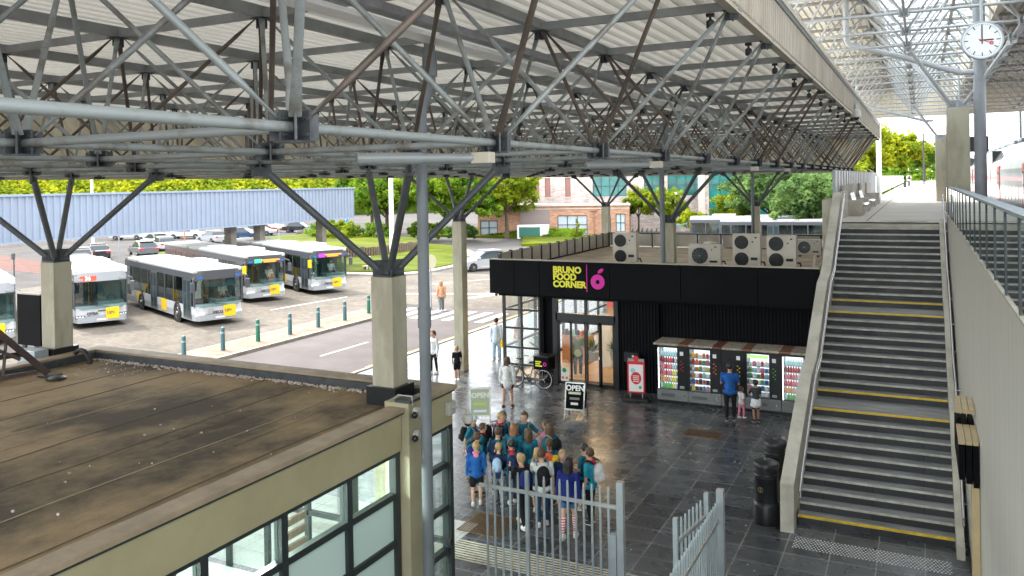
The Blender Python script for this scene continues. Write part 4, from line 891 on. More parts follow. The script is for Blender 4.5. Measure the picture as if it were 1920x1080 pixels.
def bus(label, x, y, ang, L=12.0, W=2.55, H=3.0, dest='', kind='iveco', mirror=m_by, grp='white and yellow city buses', led=None, blind=False, driver=False, pod=True, side_yellow=(-5.2, -9.6), rev=False):
    """local: +x forward, front plane x=0, right side y=-W/2"""
    t = thing('city_bus', label, 'bus', (x, y, 0), ang, grp)
    h = W/2; z0, z1, z2, z3 = .3, 1.02, 2.42, 2.74
    # lower body with rounded nose
    def outline(inset=0, nose=.22): return [(-L, -h+inset), (-nose*1.6, -h+inset), (-nose*.5, -h+.10+inset), (0-inset, -h+.45), (.05-inset, 0), (-inset, h-.45), (-nose*.5, h-.10-inset), (-nose*1.6, h-inset), (-L, h-inset)]
    lo = MB().prism(outline(), .62, z1); lo.build('body', m_bw, t)
    MB().prism(outline(.015), z0, .62).build('skirt', m_bg, t)
    q = MB(); q.prism([(.07, -h*.80), (.09, 0), (.07, h*.80), (.02, h*.9), (-.05, h*.8), (-.05, -h*.8), (.02, -h*.9)], .3, .60); q.build('bumper', m_bg, t)
    # roof
    rf = MB(); rf.bbox(-L, -.12, -h, h, z3-.02, H-.08, .07); rf.cs = False; rf.build('roof', m_roofm if kind != 'clean' else m_bw, t)
    if pod: MB().bbox(-4.8, -2.4, -h*.72, h*.72, H-.1, H+.16, .08).build('roof_pod', m_bw, t); MB().bbox(-8.9, -7.2, -h*.6, h*.6, H-.1, H+.06, .05).build('roof_pod', m_bw, t)
    MB().bbox(-2.0, -1.2, -.35, .35, H-.09, H-.03, .015).bbox(-6.6, -5.8, -.35, .35, H-.09, H-.02, .015).box(-9.9, -9.2, -.4, .4, H-.09, H-.05).build('roof_hatch', m_bg, t)
    # header band over windscreen
    MB().prism([(-.45, -h+.02), (-.20, -h+.04), (-.04, -h+.4), (0, 0), (-.04, h-.4), (-.20, h-.04), (-.45, h-.02)], z2-.04, z3+.1).build('header', m_bd if kind != 'vdl' else m_bg, t)
    MB().prism([(-L, -h+.01), (-.2, -h+.01), (-.2, h-.01), (-L, h-.01)], z2, z3).build('cove_panel', m_bd, t)
    # windscreen
    ws = MB(); pts = [(-.16, -h+.06), (0, -h+.42), (.045, 0), (0, h-.42), (-.16, h-.06)]
    for (a, b), (c, d) in zip(pts, pts[1:]): ws.add([(a, b, z1), (c, d, z1), (c-.05, d*.985, z2), (a-.05, b*.985, z2)], [(0, 1, 2, 3)])
    ws.build('windscreen', m_ws, t, fix=False)
    MB().prism([(-.18, -h+.03), (.02, -h+.40), (.065, 0), (.02, h-.40), (-.18, h-.03), (-.3, h-.1), (-.3, -h+.1)], z1-.05, z1+.12).build('windscreen_sill', mat('teal_grey_sill', (.17, .25, .26), .35), t)
    for s in (-1, 1): MB().box(-.26, -.14, s*(h-.06), s*(h-.005), z1, z2).build('window_post', m_bd, t)
    xs_ = [-.2]; k = -1.75
    while k > -L+.4: xs_.append(k); k -= 1.45
    xs_.append(-L+.08)
    for s in (-1, 1):
        for xx in xs_[1:]: MB().box(xx-.06, xx+.04, s*(h-.07), s*(h-.012), z1, z2).build('window_post', m_bd, t)
    MB().box(-L, -L+.1, -h+.02, h-.02, z1, z3).build('rear_panel', m_bd, t)
    wn = []
    for s in (-1, 1):
        for a, b in zip(xs_, xs_[1:]):
            MB().box(b+.04, a-.06, s*(h-.035), s*(h-.025), z1, z2).build('side_window', m_bgl, t)
    # doors on the right side
    for dx in (-.55, -5.9):
        d = MB(); d.box(dx-1.05, dx, -h-.015, -h+.02, .36, .44).box(dx-1.05, dx, -h-.015, -h+.02, 2.32, 2.40)
        for e in (0, .5, .55, 1.05): d.box(dx-e-.03, dx-e+.03, -h-.018, -h+.02, .36, 2.4)
        o = d.build('door', m_bd, t); MB().box(dx-1.02, dx-.03, -h-.006, -h-.002, .44, 2.32).build('door_glass', mat('dark_door_glass', (.03, .05, .052), .08), o)
    MB().box(-L+.2, -.4, -h+.1, h-.1, z1-.01, z1+.02).build('interior_floor', m_int, t)
    q = MB(); xx = -1.6
    while xx > -L+.6:
        for yy in (-.95, -.5, .5, .95): q.bbox(xx-.42, xx, yy-.2, yy+.2, z1, z1+.22, .03); q.bbox(xx-.46, xx-.38, yy-.2, yy+.2, z1+.2, z1+.72, .03)
        xx -= .85
    q.build('seat_rows', m_seat, t)
    q = MB()
    for xx in (-1.5, -3.2, -4.9, -6.6, -8.3):
        for yy in (-.35, .35): q.tube((xx, yy, z1), (xx, yy, z2+.1), .018, n=6)
    q.tube((-L+.5, .35, z2), (-1, .35, z2), .016, n=6).tube((-L+.5, -.35, z2), (-1, -.35, z2), .016, n=6)
    q.build('grab_poles', m_yel, t)
    MB().bbox(-1.25, -.2, -.15, h-.15, z1, z1+.28, .05).box(-1.5, -1.42, .05, h-.1, z1, z2-.1).build('driver_cab', m_int, t)
    sw = MB(); M = Matrix.Translation((-.55, .55, z1+.38)) @ Matrix.Rotation(-1.1, 4, 'Y'); sw.torus((0, 0, 0), .21, .018, 'z', 24, 6, M); sw.build('steering_wheel', m_black, t)
    # front details
    MB().box(.02, .10, .18, .80, .42, 1.00).prism([(.0, .2), (.10, .22), (.09, .78), (-.02, .8)], .55, .98).build('yellow_panel', m_by, t)
    fx = .105
    T = facing((fx, .40, .74), 'x'); text('LIJN', .2, m_bd, t, T, 'lettering', .003, bold=.004)
    nm = 'IVECO' if kind == 'iveco' else ('CITEA' if kind == 'vdl' else '')
    if nm: text(nm, .19, m_bd, t, facing((.055, -.12 if kind == 'iveco' else -.45, .68 if kind == 'iveco' else .74), 'x'), 'lettering', .012, bold=.008)
    MB().box(.075, .10, -.26, .26, .38, .47).build('number_plate', mat('plate_white', (.7, .66, .66), .4), t)
    for s in (-1, 1):
        q = MB()
        M = Matrix.Translation((-.06, s*(h-.28), .60)) @ Matrix.Rotation(s*.42, 4, 'Z')
        q.bbox(-.05, .05, -.24, .24, -.09, .09, .04, M); o = q.build('headlight', m_hl if kind == 'iveco' else m_bd, t)
        if kind != 'iveco':
            for e in (-.14, 0, .14): MB().ball((.04, e, 0), (.03, .055, .055), 10, 6, M).build('lamp', m_hl, o)
        else: MB().ball((.045, 0, -.01), (.02, .07, .06), 10, 6, M).build('lamp', m_inox, o)
    q = MB(); q.box(.005, .08, -.2, .16, .84, .90) if kind == 'vdl' else q.box(.05, .065, -.62, -.34, .62, .9); q.build('grille', m_bg if kind == 'iveco' else m_bd, t)
    q = MB().tube((.10, .35, z1+.02), (.09, -.55, z1+.18), .012, n=6).tube((.09, -.2, z1+.08), (.05, -.6, z1+.38), .012, n=6); q.build('wiper', m_black, t)
    # mirrors
    for s, mm in ((-1, mirror), (1, m_bd)):
        q = MB().path([(-.1, s*(h-.05), z2+.15), (.18, s*(h+.14), z2+.05), (.2, s*(h+.16), z2-.1)], .02, n=6); o = q.build('mirror_arm', m_bd, t)
        MB().bbox(.12, .26, s*(h+.16)-.11, s*(h+.16)+.11, z2-.62, z2-.12, .04).build('mirror', mm, o)
    MB().box(-.02, .01, -h+.18, -h+.42, z2+.02, z2+.13).box(-.02, .01, h-.42, h-.18, z2+.04, z2+.14).build('front_marker', m_blue if kind == 'iveco' else m_bg, t)
    if blind: MB().box(-.22, -.18, -.7, h-.15, z2-.45, z2).build('sun_blind', mat('blue_grey_blind', (.05, .08, .1), .6), t)
    if led == 'two':
        q = MB().box(-.01, .012, -.28, .85, z2+.10, z2+.19).box(-.01, .012, -.15, .62, z2+.01, z2+.085); q.build('destination_lines', m_ledo, t)
        MB().box(-.01, .015, -.72, -.30, z2+.0, z2+.22).build('route_number', m_ledg if dest == 'g' else m_ledp, t)
    elif dest:
        T = facing((.0, -.62, z2+.13), 'x'); MB().box(-.03, -.008, -1.0, -.22, z2+.0, z2+.26).build('number_field', m_ledr, t); text(dest, .27, m_ledw, t, T, 'route_number', .004, bold=.006)
    # side yellow stripes and wheels
    for sx in side_yellow:
        for s in (-1, 1): MB().box(sx, sx+.85, s*(h-.01), s*(h+.006), .42, z1+.02).build('yellow_stripe', m_by, t)
    for wx in (-2.6, -L+3.2):
        for s in (-1, 1):
            MB().lathe([(.60, s*(h-.02)), (.60, s*(h+.004))], (wx, .5), 26, axis='y').build('wheel_arch', m_black, t)
            wheel(wx, s*(h-.10), .48, .24, s, t)
    MB().box(-L-.01, -L+.2, -h+.1, -h+.35, .8, 1.1).box(-L-.01, -L+.2, h-.35, h-.1, .8, 1.1).build('tail_light', m_red, t)
    MB().box(-L+.3, -L+1.3, -h-.004, -h+.01, .7, 1.3).build('engine_louvre', m_blkm, t)
    return t
def heading(x0, y0, x1, y1): return math.atan2(x0-x1, -(y0-y1)*-1)
def bus_from(fl, fr, **k):  # front-left (image left) and front-right ground points
    cx, cy = (fl[0]+fr[0])/2, (fl[1]+fr[1])/2; d = Vector((fr[0]-fl[0], fr[1]-fl[1])); a = math.atan2(-d.x, d.y)
    return cx, cy, a
cx, cy, a = bus_from((-38.56, 27.31), (-37.11, 29.52)); bus('bus number 36 with square grey face, right behind the left pillar', cx, cy, -.47, dest='36', kind='vdl', mirror=m_bd, H=3.15, driver=False)
cx, cy, a = bus_from((-33.15, 30.18), (-31.82, 32.23)); bus('foremost bus with open middle door and dark sun blind', cx, cy, -.40, blind=True, driver=True, mirror=m_bd, L=12)
cx, cy, a = bus_from((-36.55, 37.3), (-35.85, 39.85)); bus('bus with green route number and yellow mirror behind the foremost bus', cx, cy, a-.18, led='two', dest='g', L=17.5)
cx, cy, a = bus_from((-35.3, 41.65), (-34.35, 44.2)); bus('bus with purple route number nearest the lawn', cx, cy, a-.12, led='two', dest='p', L=17.0)
bus('leftmost bus cut off by the picture edge behind the black panel', -38.3, 22.75, -.45, kind='vdl', dest='300', mirror=m_bd, H=3.15)
bus('white bus parked side on behind the kiosk roof, nearer the stairs', -6.8, 86, .12, L=11.5, pod=False, kind='clean', H=3.1, side_yellow=(-3.6,))
bus('white bus parked side on behind the kiosk roof, farther left', -17.0, 80.5, .12+pi, L=12, pod=True, kind='clean', H=3.15, side_yellow=(-5.5,)).location = (-22.4, 88.5, 0)
# ================================================================ cars
def car(label, x, y, ang, paint, s=1.0, est=False):
    t = thing('parked_car', label, 'car', (x, y, 0), ang, 'cars parked beyond the bus yard'); t.scale = (s, s, s)
    W = .88; L = 4.4
    prof = [(0, .35), (-.05, .62), (-.25, .74), (-1.15, .86), (-4.1, .92), (-4.38, .85), (-4.4, .35)]
    q = MB(); secs = [(-W+.02, .93), (-W, 1), (W, 1), (W-.02, .93)]
    n = len(prof); vs = []
    for yy, f in ((-W, .96), (-W+.10, 1), (W-.10, 1), (W, .96)):
        for a, b in prof: vs.append((a*(1 if f == 1 else .985)-.01, yy, .35+(b-.35)*f))
    fs = [list(range(n)), list(range(3*n, 4*n))]
    for k in range(3):
        for i in range(n): j = (i+1) % n; fs.append((k*n+i, k*n+j, (k+1)*n+j, (k+1)*n+i))
    q.add(vs, fs); q.build('body', paint, t)
    xr = -4.15 if est else -3.75
    cab = [(-1.15, .86), (-1.95, 1.38), (-2.4, 1.45), (-3.2, 1.43), (xr+.25, 1.3), (xr, .90)]
    n = len(cab); vs = []
    for yy, f in ((-W+.06, 0), (-W+.22, 1), (W-.22, 1), (W-.06, 0)):
        for a, b in cab: vs.append((a, yy if b < 1 else (yy if f else yy*.86), b if f else (b if b < 1 else b-.06)))
    fs = [list(range(n)), list(range(3*n, 4*n))]
    for k in range(3):
        for i in range(n-1): fs.append((k*n+i, k*n+i+1, (k+1)*n+i+1, (k+1)*n+i))
    MB().add(vs, fs).build('windows', mat('car_glass', (.03, .04, .045), .06), t)
    MB().bbox(-3.25 if not est else -3.9, -1.95, -W+.24, W-.24, 1.40, 1.475, .03).build('roof', paint, t)
    for wx in (-.85, -3.5):
        for sd_ in (-1, 1): wheel(wx, sd_*(W-.07), .32, .2, sd_, t)
    for sd_ in (-1, 1):
        MB().bbox(-4.42, -4.3, sd_*(W-.2)-.15, sd_*(W-.2)+.15, .68, .86, .02).build('tail_light', m_red, t)
        MB().bbox(-.12, 0.0, sd_*(W-.22)-.16, sd_*(W-.22)+.16, .58, .70, .02).build('headlight', m_hl, t)
        MB().bbox(-1.4, -1.25, sd_*(W+.02), sd_*(W+.16), .88, 1.02, .02).build('side_mirror', paint, t)
    return t
cp = {n: mat('car_'+n, c, .25, .3, 0, coat=.6) for n, c in (('grey', (.12, .125, .14)), ('silver', (.42, .44, .46)), ('black', (.02, .02, .025)), ('white', (.7, .71, .72)), ('blue', (.03, .07, .15)), ('red', (.35, .02, .03)), ('brown', (.16, .13, .11)))}
CARS = [(-71, 42.5, 2.2, 'grey', 'dark grey estate car at the left edge below the blue canopy', 1.15, True), (-77.5, 57.5, 2.6, 'black', 'black saloon with a red and white cloth on its roof', 1.1, False), (-76, 61.5, 2.7, 'grey', 'dark grey estate car right of the red number 4 sign', 1.1, True),
 (-80, 67.5, 2.7, 'silver', 'silver car half hidden behind the long bus', 1.1, False), (-97, 80, .5, 'silver', 'silver car high up beyond the barrier', 1.1, True), (-95, 87, .5, 'white', 'white van-like car in the back row', 1.2, True), (-90, 84, .5, 'white', 'white hatchback behind the canopy pillars', 1.15, False),
 (-84, 78, 2.9, 'silver', 'silver car beside the canopy pillar', 1.1, False), (-80, 84.5, .4, 'blue', 'dark blue car behind the round arrow sign', 1.1, False), (-84, 91.5, .4, 'silver', 'silver car left of the no entry sign', 1.1, False), (-77, 89.0, 2.9, 'brown', 'brown car at the right end of the car park', 1.1, True),
 (-88, 97, .4, 'red', 'red car in the far row of the car park', 1.1, False), (-93, 103, .4, 'white', 'white saloon in the far row of the car park', 1.1, False), (-83, 99, .4, 'black', 'black car in the far row near the bushes', 1.1, False), (-74, 53.5, 2.5, 'brown', 'beige brown car behind the left pillar struts', 1.1, False),
 (-101, 92, .5, 'grey', 'grey hatchback farthest left in the back row', 1.1, False), (-87, 72, 2.8, 'white', 'white car behind the roof of the long bus', 1.1, True), (-72, 95, .4, 'silver', 'pale car partly behind the shrubs', 1.1, False)]
for x, y, a, c, l, s, e in CARS: car(l, x, y, a, cp[c], s, e)
car('silver hatchback driving out from behind the kiosk sign band', -31.3, 57.6, pi+.55+.4, cp['silver'], 1.1).location = (-33.4, 57.2, 0)
t = [o for o in bpy.data.objects if o.get('label', '').startswith('silver hatchback driving')][0]; t['group'] = 'cars on the roundabout road'
# ================================================================ blue bus shelter canopy
m_bc = mat('pale_blue_cladding', (.225, .265, .335), .45, 0, .05, 1, spec=.2)
bc = thing('bus_shelter_canopy', 'long pale blue corrugated canopy over the bus bays', 'canopy roof', (-48, 40, 4), world=True)
MB().corr((-45, 5, 4.25), (0, 1, 0), 54, (0, 0, 1), 2.55, .42, .08, (1, 0, 0)).build('fascia', m_bc, bc, fix=False)
MB().box(-45.1, -44.85, 5, 59.05, 6.78, 6.9).box(-45.1, -44.9, 5, 59.05, 4.18, 4.27).build('fascia_trim', mat('blue_trim', (.2, .25, .33), .4), bc)
MB().box(-52, -45.05, 5, 59, 4.6, 6.7).build('roof_body', m_bc, bc)
for k, y in enumerate((24.4, 26.2, 45.6, 48.6, 56.0)):
    MB().bbox(-46.6, -45.9, y-.28, y+.28, 0, 4.5, .02).build('column', mat('brown_grey_column', (.17, .15, .12), .7, 0, .3, 2), bc)
# ================================================================ bollards, signs, lamp posts
m_bol = mat('blue_green_bollard', (.06, .15, .17), .45, .1, .2, 5); m_bol2 = mat('green_bollard', (.02, .16, .10), .45, .1, .2, 5)
bols = [(-26.8, 23.8), (-26.82, 25.9), (-26.84, 28), (-26.62, 29.86), (-26.66, 31.93), (-26.68, 34.05), (-26.9, 36.4)]
bl_l = ['lowest blue green bollard just peeking over the flat roof edge', 'first full bollard from the left along the sandy strip', 'bright green bollard, second full one in the row', 'third full bollard from the left along the sandy strip', 'fourth full bollard from the left along the sandy strip', 'fifth full bollard, next before the thick pillar', 'green bollard partly behind the thick concrete pillar']
for k, ((x, y), l) in enumerate(zip(bols, bl_l)):
    t = thing('bollard', l, 'bollard', (x, y, .12), group='bollards along the sandy strip')
    MB().lathe([(.10, 0), (.085, .9), (.07, .98), (.0, 1.02)], (0, 0), 18).build('post', m_bol2 if k in (2, 6) else m_bol, t); MB().lathe([(.098, .72), (.096, .80)], (0, 0), 18).build('band', m_gal, t)
def sign(name, label, x, y, h, build, rot=-.5, pole=m_gal, r=.04):
    t = thing(name, label, 'sign', (x, y, 0), rot); MB().tube((0, 0, 0), (0, 0, h), r, n=10).build('pole', pole, t); build(t, h); return t
def disc(t, z, r, m, nm='sign_face', y=-.05, th=.02): return MB().lathe([(r, y-th), (r, y)], (0, z), 28, axis='y').build(nm, m, t)
m_sw = mat('sign_white', (.8, .8, .8), .4)
def ns_(t, h):
    o = disc(t, h-.4, .52, m_red); MB().box(-.36, .36, -.075, -.071, h-.48, h-.32).build('bar', m_sw, o)
sign('no_entry_sign', 'red round no entry sign above the bus roofs', -66, 72.5, 3.9, ns_, r=.06)
def rs(t, h):
    q = MB(); q.prism([(-.55, h+.3), (.55, h+.3), (0, h-.62)], -.09, -.06, 'y'); o = q.build('yield_plate', m_red, t); MB().prism([(-.33, h+.17), (.33, h+.17), (0, h-.38)], -.10, -.095, 'y').build('yield_field', m_sw, o)
    o = disc(t, h-1.2, .55, m_blue); q = MB(); q.box(-.22, -.12, -.082, -.073, h-1.45, h-1.15).box(-.22, .1, -.082, -.073, h-1.15, h-1.05).prism([(.1, h-.92), (.1, h-1.28), (.32, h-1.1)], -.082, -.073, 'y'); q.build('arrow', m_sw, o)
sign('roundabout_sign', 'red yield triangle above a blue round arrow sign', -61, 78.5, 4.3, rs, r=.06)
def r4(t, h): MB().box(-.35, .35, -.06, -.03, h-.8, h).build('number_plate', m_red, t); text('4', .6, m_sw, t, facing((0, -.066, h-.42), '-y'), 'numeral', .003, bold=.02)
sign('bay_sign', 'red square bay sign with a white 4 by the dark estate car', -60, 46.8, 3.9, r4, -.8)
def rp(t, h): MB().box(-.4, .4, -.06, -.03, h-.9, h).build('plate', m_blue, t); disc(t, h-.42, .2, m_sw, 'symbol', -.065)
sign('blue_sign', 'blue square parking sign below the canopy left of the 4', -85, 58, 3.5, rp, -.8)
def ro(t, h): disc(t, h-.4, .45, mat('orange_sign', (.8, .12, .03), .5))
sign('orange_sign', 'orange red round sign behind the roof of the long bus', -70.5, 63, 4.0, ro, -.8, mat('orange_sign', (.8, .12, .03), .5), .06)
def rb_(t, h): disc(t, h-.35, .42, mat('sign_back_tan', (.42, .40, .26), .6), 'sign_back')
sign('traffic_sign_back', 'round tan back of a traffic sign at the crossing', -24.8, 39.4, 3.05, rb_, .1, r=.045)
def s36(t, h): MB().box(-.3, .3, -.05, -.02, h-.35, h).build('plate', m_sw, t); text('4', .3, m_black, t, facing((0, -.055, h-.18), '-y'), 'numeral', .002)
sign('small_plate_sign', 'small white plate with a dark 4 left of the pillar', -48, 30.3, 3.4, s36, -.9)
for k, (x, y, h, r, l) in enumerate(((-47.0, 67.6, 13, .24, 'thick white lamp mast rising beside the lawn'), (-86, 63.6, 14, .16, 'thin white lamp mast left above the blue canopy'), (-28, 103, 5.2, .06, 'small park lamp with bowl before the office windows'))):
    t = thing('lamp_mast', l, 'lamp post', (x, y, 0)); MB().tube((0, 0, 0), (0, 0, h), r, r*.8, 14).build('pole', m_white, t); MB().lathe([(.1, h-.1), (.35, h), (.3, h+.2), (.1, h+.3)], (0, 0), 16).build('lamp', m_white, t)
t = thing('park_bench', 'low bench under the two seated people', 'bench', (-40.2, 55.6, 0), .93)
MB().box(-1.2, 1.2, -.2, .2, .42, .47).build('seat', m_wood, t); MB().box(-1.05, -.95, -.18, .18, .2, .42).box(.95, 1.05, -.18, .18, .2, .42).build('leg', m_steel, t)
# red-white barrier line and car park fence
bf = thing('car_park_barrier', 'pale red and brown barrier fence behind the car park', 'fence', (-95, 75, 0), world=True)
q = MB(); a_ = Vector((-106, 60, 0)); b_ = Vector((-96, 118, 0))
for k in range(60):
    p = a_.lerp(b_, k/60); q.cm = k % 3; q.box(p.x-.05, p.x+.05, p.y, p.y+.95, 1.0, 1.6); q.box(p.x-.03, p.x+.03, p.y, p.y+.05, 0, 1.6)
q.build('panel', [mat('faded_red', (.42, .12, .10), .6), mat('faded_brown', (.25, .15, .1), .6), mat('faded_pink', (.5, .3, .27), .6)], bf)
struct('car_park_ground', MB().box(-130, -58.5, 20, 125, -.05, -.002), mat('car_park_asphalt', (.085, .08, .077), .95, 0, .25, .3, spec=.05))
struct('red_lane', MB().prism([(-100, 50), (-63, 44), (-60, 47), (-98, 58)], -.01, .006), mat('faded_red_lane', (.115, .062, .052), .9, 0, .2, 1, spec=.1))
# ================================================================ vending machines
vb = [-7.58, -6.58, -5.55, -4.83, -3.78, -2.80]; VY = 25.42
m_vb = mat('vending_black', (.012, .012, .014), .3, 0); m_vg = mat('vending_grey', (.19, .20, .20), .4, .1, .12, 3); m_vl = mat('vending_back_light', (.85, .95, 1), .5, emit=.28)
vt = thing('vending_canopy', 'long flat wooden and brown topped cover slab over the vending machines', 'cover slab', (-5.2, 25.7, 1.85), world=True)
q = MB(); xx = -7.68; k = 0
while xx < -2.75:
    wd = (.8, .32, .75, .3, .6, .28)[k % 6]; q.cm = (0, 1, 0, 2, 0, 1)[k % 6]; q.bbox(xx+.005, min(xx+wd, -2.72)-.005, 25.36, 26.4, 1.86, 1.92, .006); xx += wd; k += 1
q.build('slab', [mat('mottled_stone', (.42, .37, .29), .6, 0, .45, 9), mat('red_brown_slab', (.22, .10, .06), .6, 0, .2, 5), mat('dark_red_slab', (.17, .055, .035), .6, 0, .2, 5)], vt)
def mini(kind):
    q = MB()
    if kind == 'bottle': q.lathe([(.028, 0), (.031, .02), (.031, .12), (.012, .17), (.012, .19)], (0, 0), 8); q.cm = 1; q.lathe([(.015, .19), (.015, .205)], (0, 0), 8)
    else: q.bbox(-.045, .045, -.02, .02, 0, .15, .012)
    return q
m_bt = {n: mat('drink_'+n, c, .15, 0, emit=.05) for n, c in (('water', (.45, .7, .75)), ('cola', (.35, .03, .03)), ('clear', (.6, .7, .75)), ('pink', (.75, .22, .3)), ('red', (.7, .05, .08)), ('orange', (.85, .35, .08)), ('yellow', (.85, .75, .1)), ('green', (.15, .5, .12)), ('peach', (.8, .45, .25)))}  # bottles given a faint glow of their own, as if backlit
rows_d = [['water']*7, ['cola']*3+['red']*2+['cola', 'clear'], ['pink', 'pink', 'red', 'pink', 'pink', 'clear', 'clear'], ['red', 'pink', 'red', 'pink', 'pink', 'yellow', 'yellow'], ['orange', 'peach', 'orange', 'peach', 'clear', 'yellow', 'yellow'], ['water', 'green', 'green', 'green', 'green', 'yellow', 'clear']]
vm_l = ['leftmost drinks vending machine full of bottles', 'snack vending machine second from the left', 'dark vending machine behind the man in blue', 'snack vending machine with a green header strip', 'rightmost drinks vending machine beside the stairs']
BOT = {}
for i in range(5):
    x0, x1 = vb[i]+.005, vb[i+1]-.005
    t = thing('vending_machine', vm_l[i], 'vending machine', ((x0+x1)/2, VY, 0), group='vending machines against the black wall', world=True)
    q = MB().box(x0, x1, 26.2, 26.4, .12, 1.84).box(x0, x0+.05, VY, 26.2, .12, 1.84).box(x1-.05, x1, VY, 26.2, .12, 1.84).box(x0+.05, x1-.05, VY, 26.2, 1.78, 1.84).box(x0, x1, VY+.06, 26.3, 0, .12)
    split = x1-.34 if i != 2 else x0+.05
    q.box(split, x1-.05, VY, 26.2, .46, 1.78); q.build('cabinet', m_vb, t)
    MB().bbox(x0, x1, VY-.03, VY+.3, .12, .46, .01).build('lower_panel', m_vg, t)
    MB().box(x0+.12, x1-.42, VY-.036, VY-.03, .24, .34).build('flap', mat('dark_flap', (.10, .11, .11), .35) if i != 4 else m_vg, t)
    MB().lathe([(.03, VY-.045), (.03, VY-.03)], (x1-.12, .30), 12, axis='y').build('lock', m_inox, t)
    q = MB().box(x1-.25, x1-.14, VY-.008, VY, 1.56, 1.68); q.build('notice', m_sw, t)
    MB().box(x1-.26, x1-.12, VY-.012, VY, .52, .6).build('coin_return', m_gal, t)
    q = MB()
    for k in range(6): q.box(x1-.24+(k % 2)*.06, x1-.20+(k % 2)*.06, VY-.006, VY, 1.36-k*.06, 1.39-k*.06)
    q.build('buttons', m_pack[i % 5], t)
    if i == 2:
        q = MB().box(x0+.1, x1-.4, VY-.006, VY, 1.0, 1.6); q.build('dark_front', m_blkm, t); continue
    MB().box(x0+.05, split, 26.0, 26.02, .46, 1.78).build('lit_back', m_vl, t)
    if i in (0, 4): MB().box(x0+.04, x0+.06, VY-.01, VY, .48, 1.76).build('light_edge', mat('white_light', (1, 1, 1), .5, emit=.9), t)
    if i == 3: MB().box(x0+.08, split-.02, VY-.01, VY-.002, 1.66, 1.76).build('green_header', mat('green_header', (.35, .75, .2), .5, emit=.2), t)
    MB().box(x0+.05, split, VY+.001, VY+.006, .48, 1.78 if i != 3 else 1.65).build('front_glass', m_gclr, t)
    nr = 6; nc = 7 if i in (0, 4) else 5; top = 1.72 if i != 3 else 1.60
    sh = MB()
    for rr in range(nr):
        z = top-(rr+1)*(top-.50)/nr
        sh.box(x0+.05, split, VY+.02, 26.0, z-.015, z)
        for c in range(nc):
            xx = x0+.09+(c+.5)*(split-x0-.12)/nc
            if i in (0, 4):
                key = ('b', rows_d[rr][c]); mm = [m_bt[rows_d[rr][c]], m_sw]
            else:
                cc = m_pack[r3.randrange(9)] if r3.random() > .25 else m_pack[5]; key = ('s', cc.name, rr % 2); mm = [cc]
            if key not in BOT:
                o = mini('bottle' if key[0] == 'b' else 'pack').build('bottle' if key[0] == 'b' else 'snack_packet', mm, t); BOT[key] = o
            else:
                o = BOT[key].copy(); S.collection.objects.link(o); o.parent = t
            o.location = Vector((xx, VY+.07, z+.002))-WORLD[t]
            if key[0] == 's': o.scale = (.8+r3.random()*.35, 1, .75+r3.random()*.3)
    sh.build('shelves', m_gal, t)
    MB().box(x0+.08, split-.03, VY+.03, VY+.2, 1.775, 1.779).build('lamp', mat('white_light', (1, 1, 1), .5, emit=.9), t)
# ================================================================ A-frame boards, poster stand, bicycle
def aboard(label, x, y, rot, frame, board, lines, W=.62, H=1.08):
    t = thing('pavement_board', label, 'sign board', (x, y, 0), rot, 'OPEN pavement boards')
    for s in (-1, 1):
        M = Matrix.Translation((0, s*.24, 0)) @ Matrix.Rotation(s*.2, 4, 'X')
        q = MB(); q.box(-W/2, -W/2+.04, -.015, .015, 0, H, M).box(W/2-.04, W/2, -.015, .015, 0, H, M).box(-W/2, W/2, -.015, .015, H-.04, H, M).box(-W/2, W/2, -.015, .015, .26, .30, M); q.build('frame', frame, t)
        o = MB().box(-W/2+.04, W/2-.04, -.008, .008, .30, H-.04, M).build('board', board, t)
        if s == -1:
            for (tx, z, sz, mm) in lines:
                if tx: text(tx, sz, mm, o, M @ facing((0, -.010, z), '-y'), 'lettering', .002, bold=.008)
                else: MB().box(-sz, sz*.9, -.012, -.009, z-.035, z+.035, M).build('text_block', mm, o)
    return t
m_cream = mat('cream_lettering', (.62, .6, .42), .6)
aboard('dark OPEN board with a silver frame on the wet tiles', -9.35, 22.9, .10, m_inox, m_blk, [('OPEN', .90, .22, m_sw), (None, .76, .2, m_cream), (None, .60, .16, m_vg), (None, .45, .12, m_sw)])
aboard('white framed OPEN board behind the olive roof corner', -11.7, 21.2, .5, m_white, mat('olive_board', (.42, .46, .33), .6), [('OPEN', .86, .2, m_sw), (None, .62, .2, mat('lime_card', (.5, .65, .1), .5)), (None, .42, .2, m_sw)])
t = thing('poster_stand', 'red framed poster stand with a black weighted foot by the ribbed wall', 'poster stand', (-8.25, 25.35, 0), .12)
MB().bbox(-.28, .28, -.03, .03, .25, 1.28, .02).build('frame', m_red, t)
o = MB().box(-.23, .23, -.036, -.031, .31, 1.18).build('poster', mat('poster_white', (.8, .78, .8), .4), t)
q = MB(); q.ball((0, -.038, .74), (.17, .004, .2), 18, 10); q.build('red_shape', m_red, o)
MB().ball((-.1, -.037, .98), (.08, .003, .08), 12, 8).build('blue_shape', m_pack[8], o); MB().ball((.13, -.037, .45), (.05, .003, .05), 12, 8).build('green_shape', m_pack[3], o)
q = MB()
for k in range(4): q.box(-.10, .10, -.046, -.043, .62+k*.06, .645+k*.06)
q.build('text_lines', m_sw, o)
MB().lathe([(.09, -.02), (.09, .02)], (0, 1.36), 20, axis='y').build('crest', m_red, t); MB().box(-.26, .26, -.015, .015, 1.28, 1.36).build('clip', m_gal, t)
MB().bbox(-.42, .42, -.25, .25, 0, .11, .05).build('base', m_black, t)
for s in (-1, 1): MB().torus((s*.45, 0, .1), .10, .02, 'x', 18, 6).build('wheel', m_black, t); MB().tube((s*.2, 0, .1), (s*.2, 0, .28), .02).build('spring', m_gal, t)
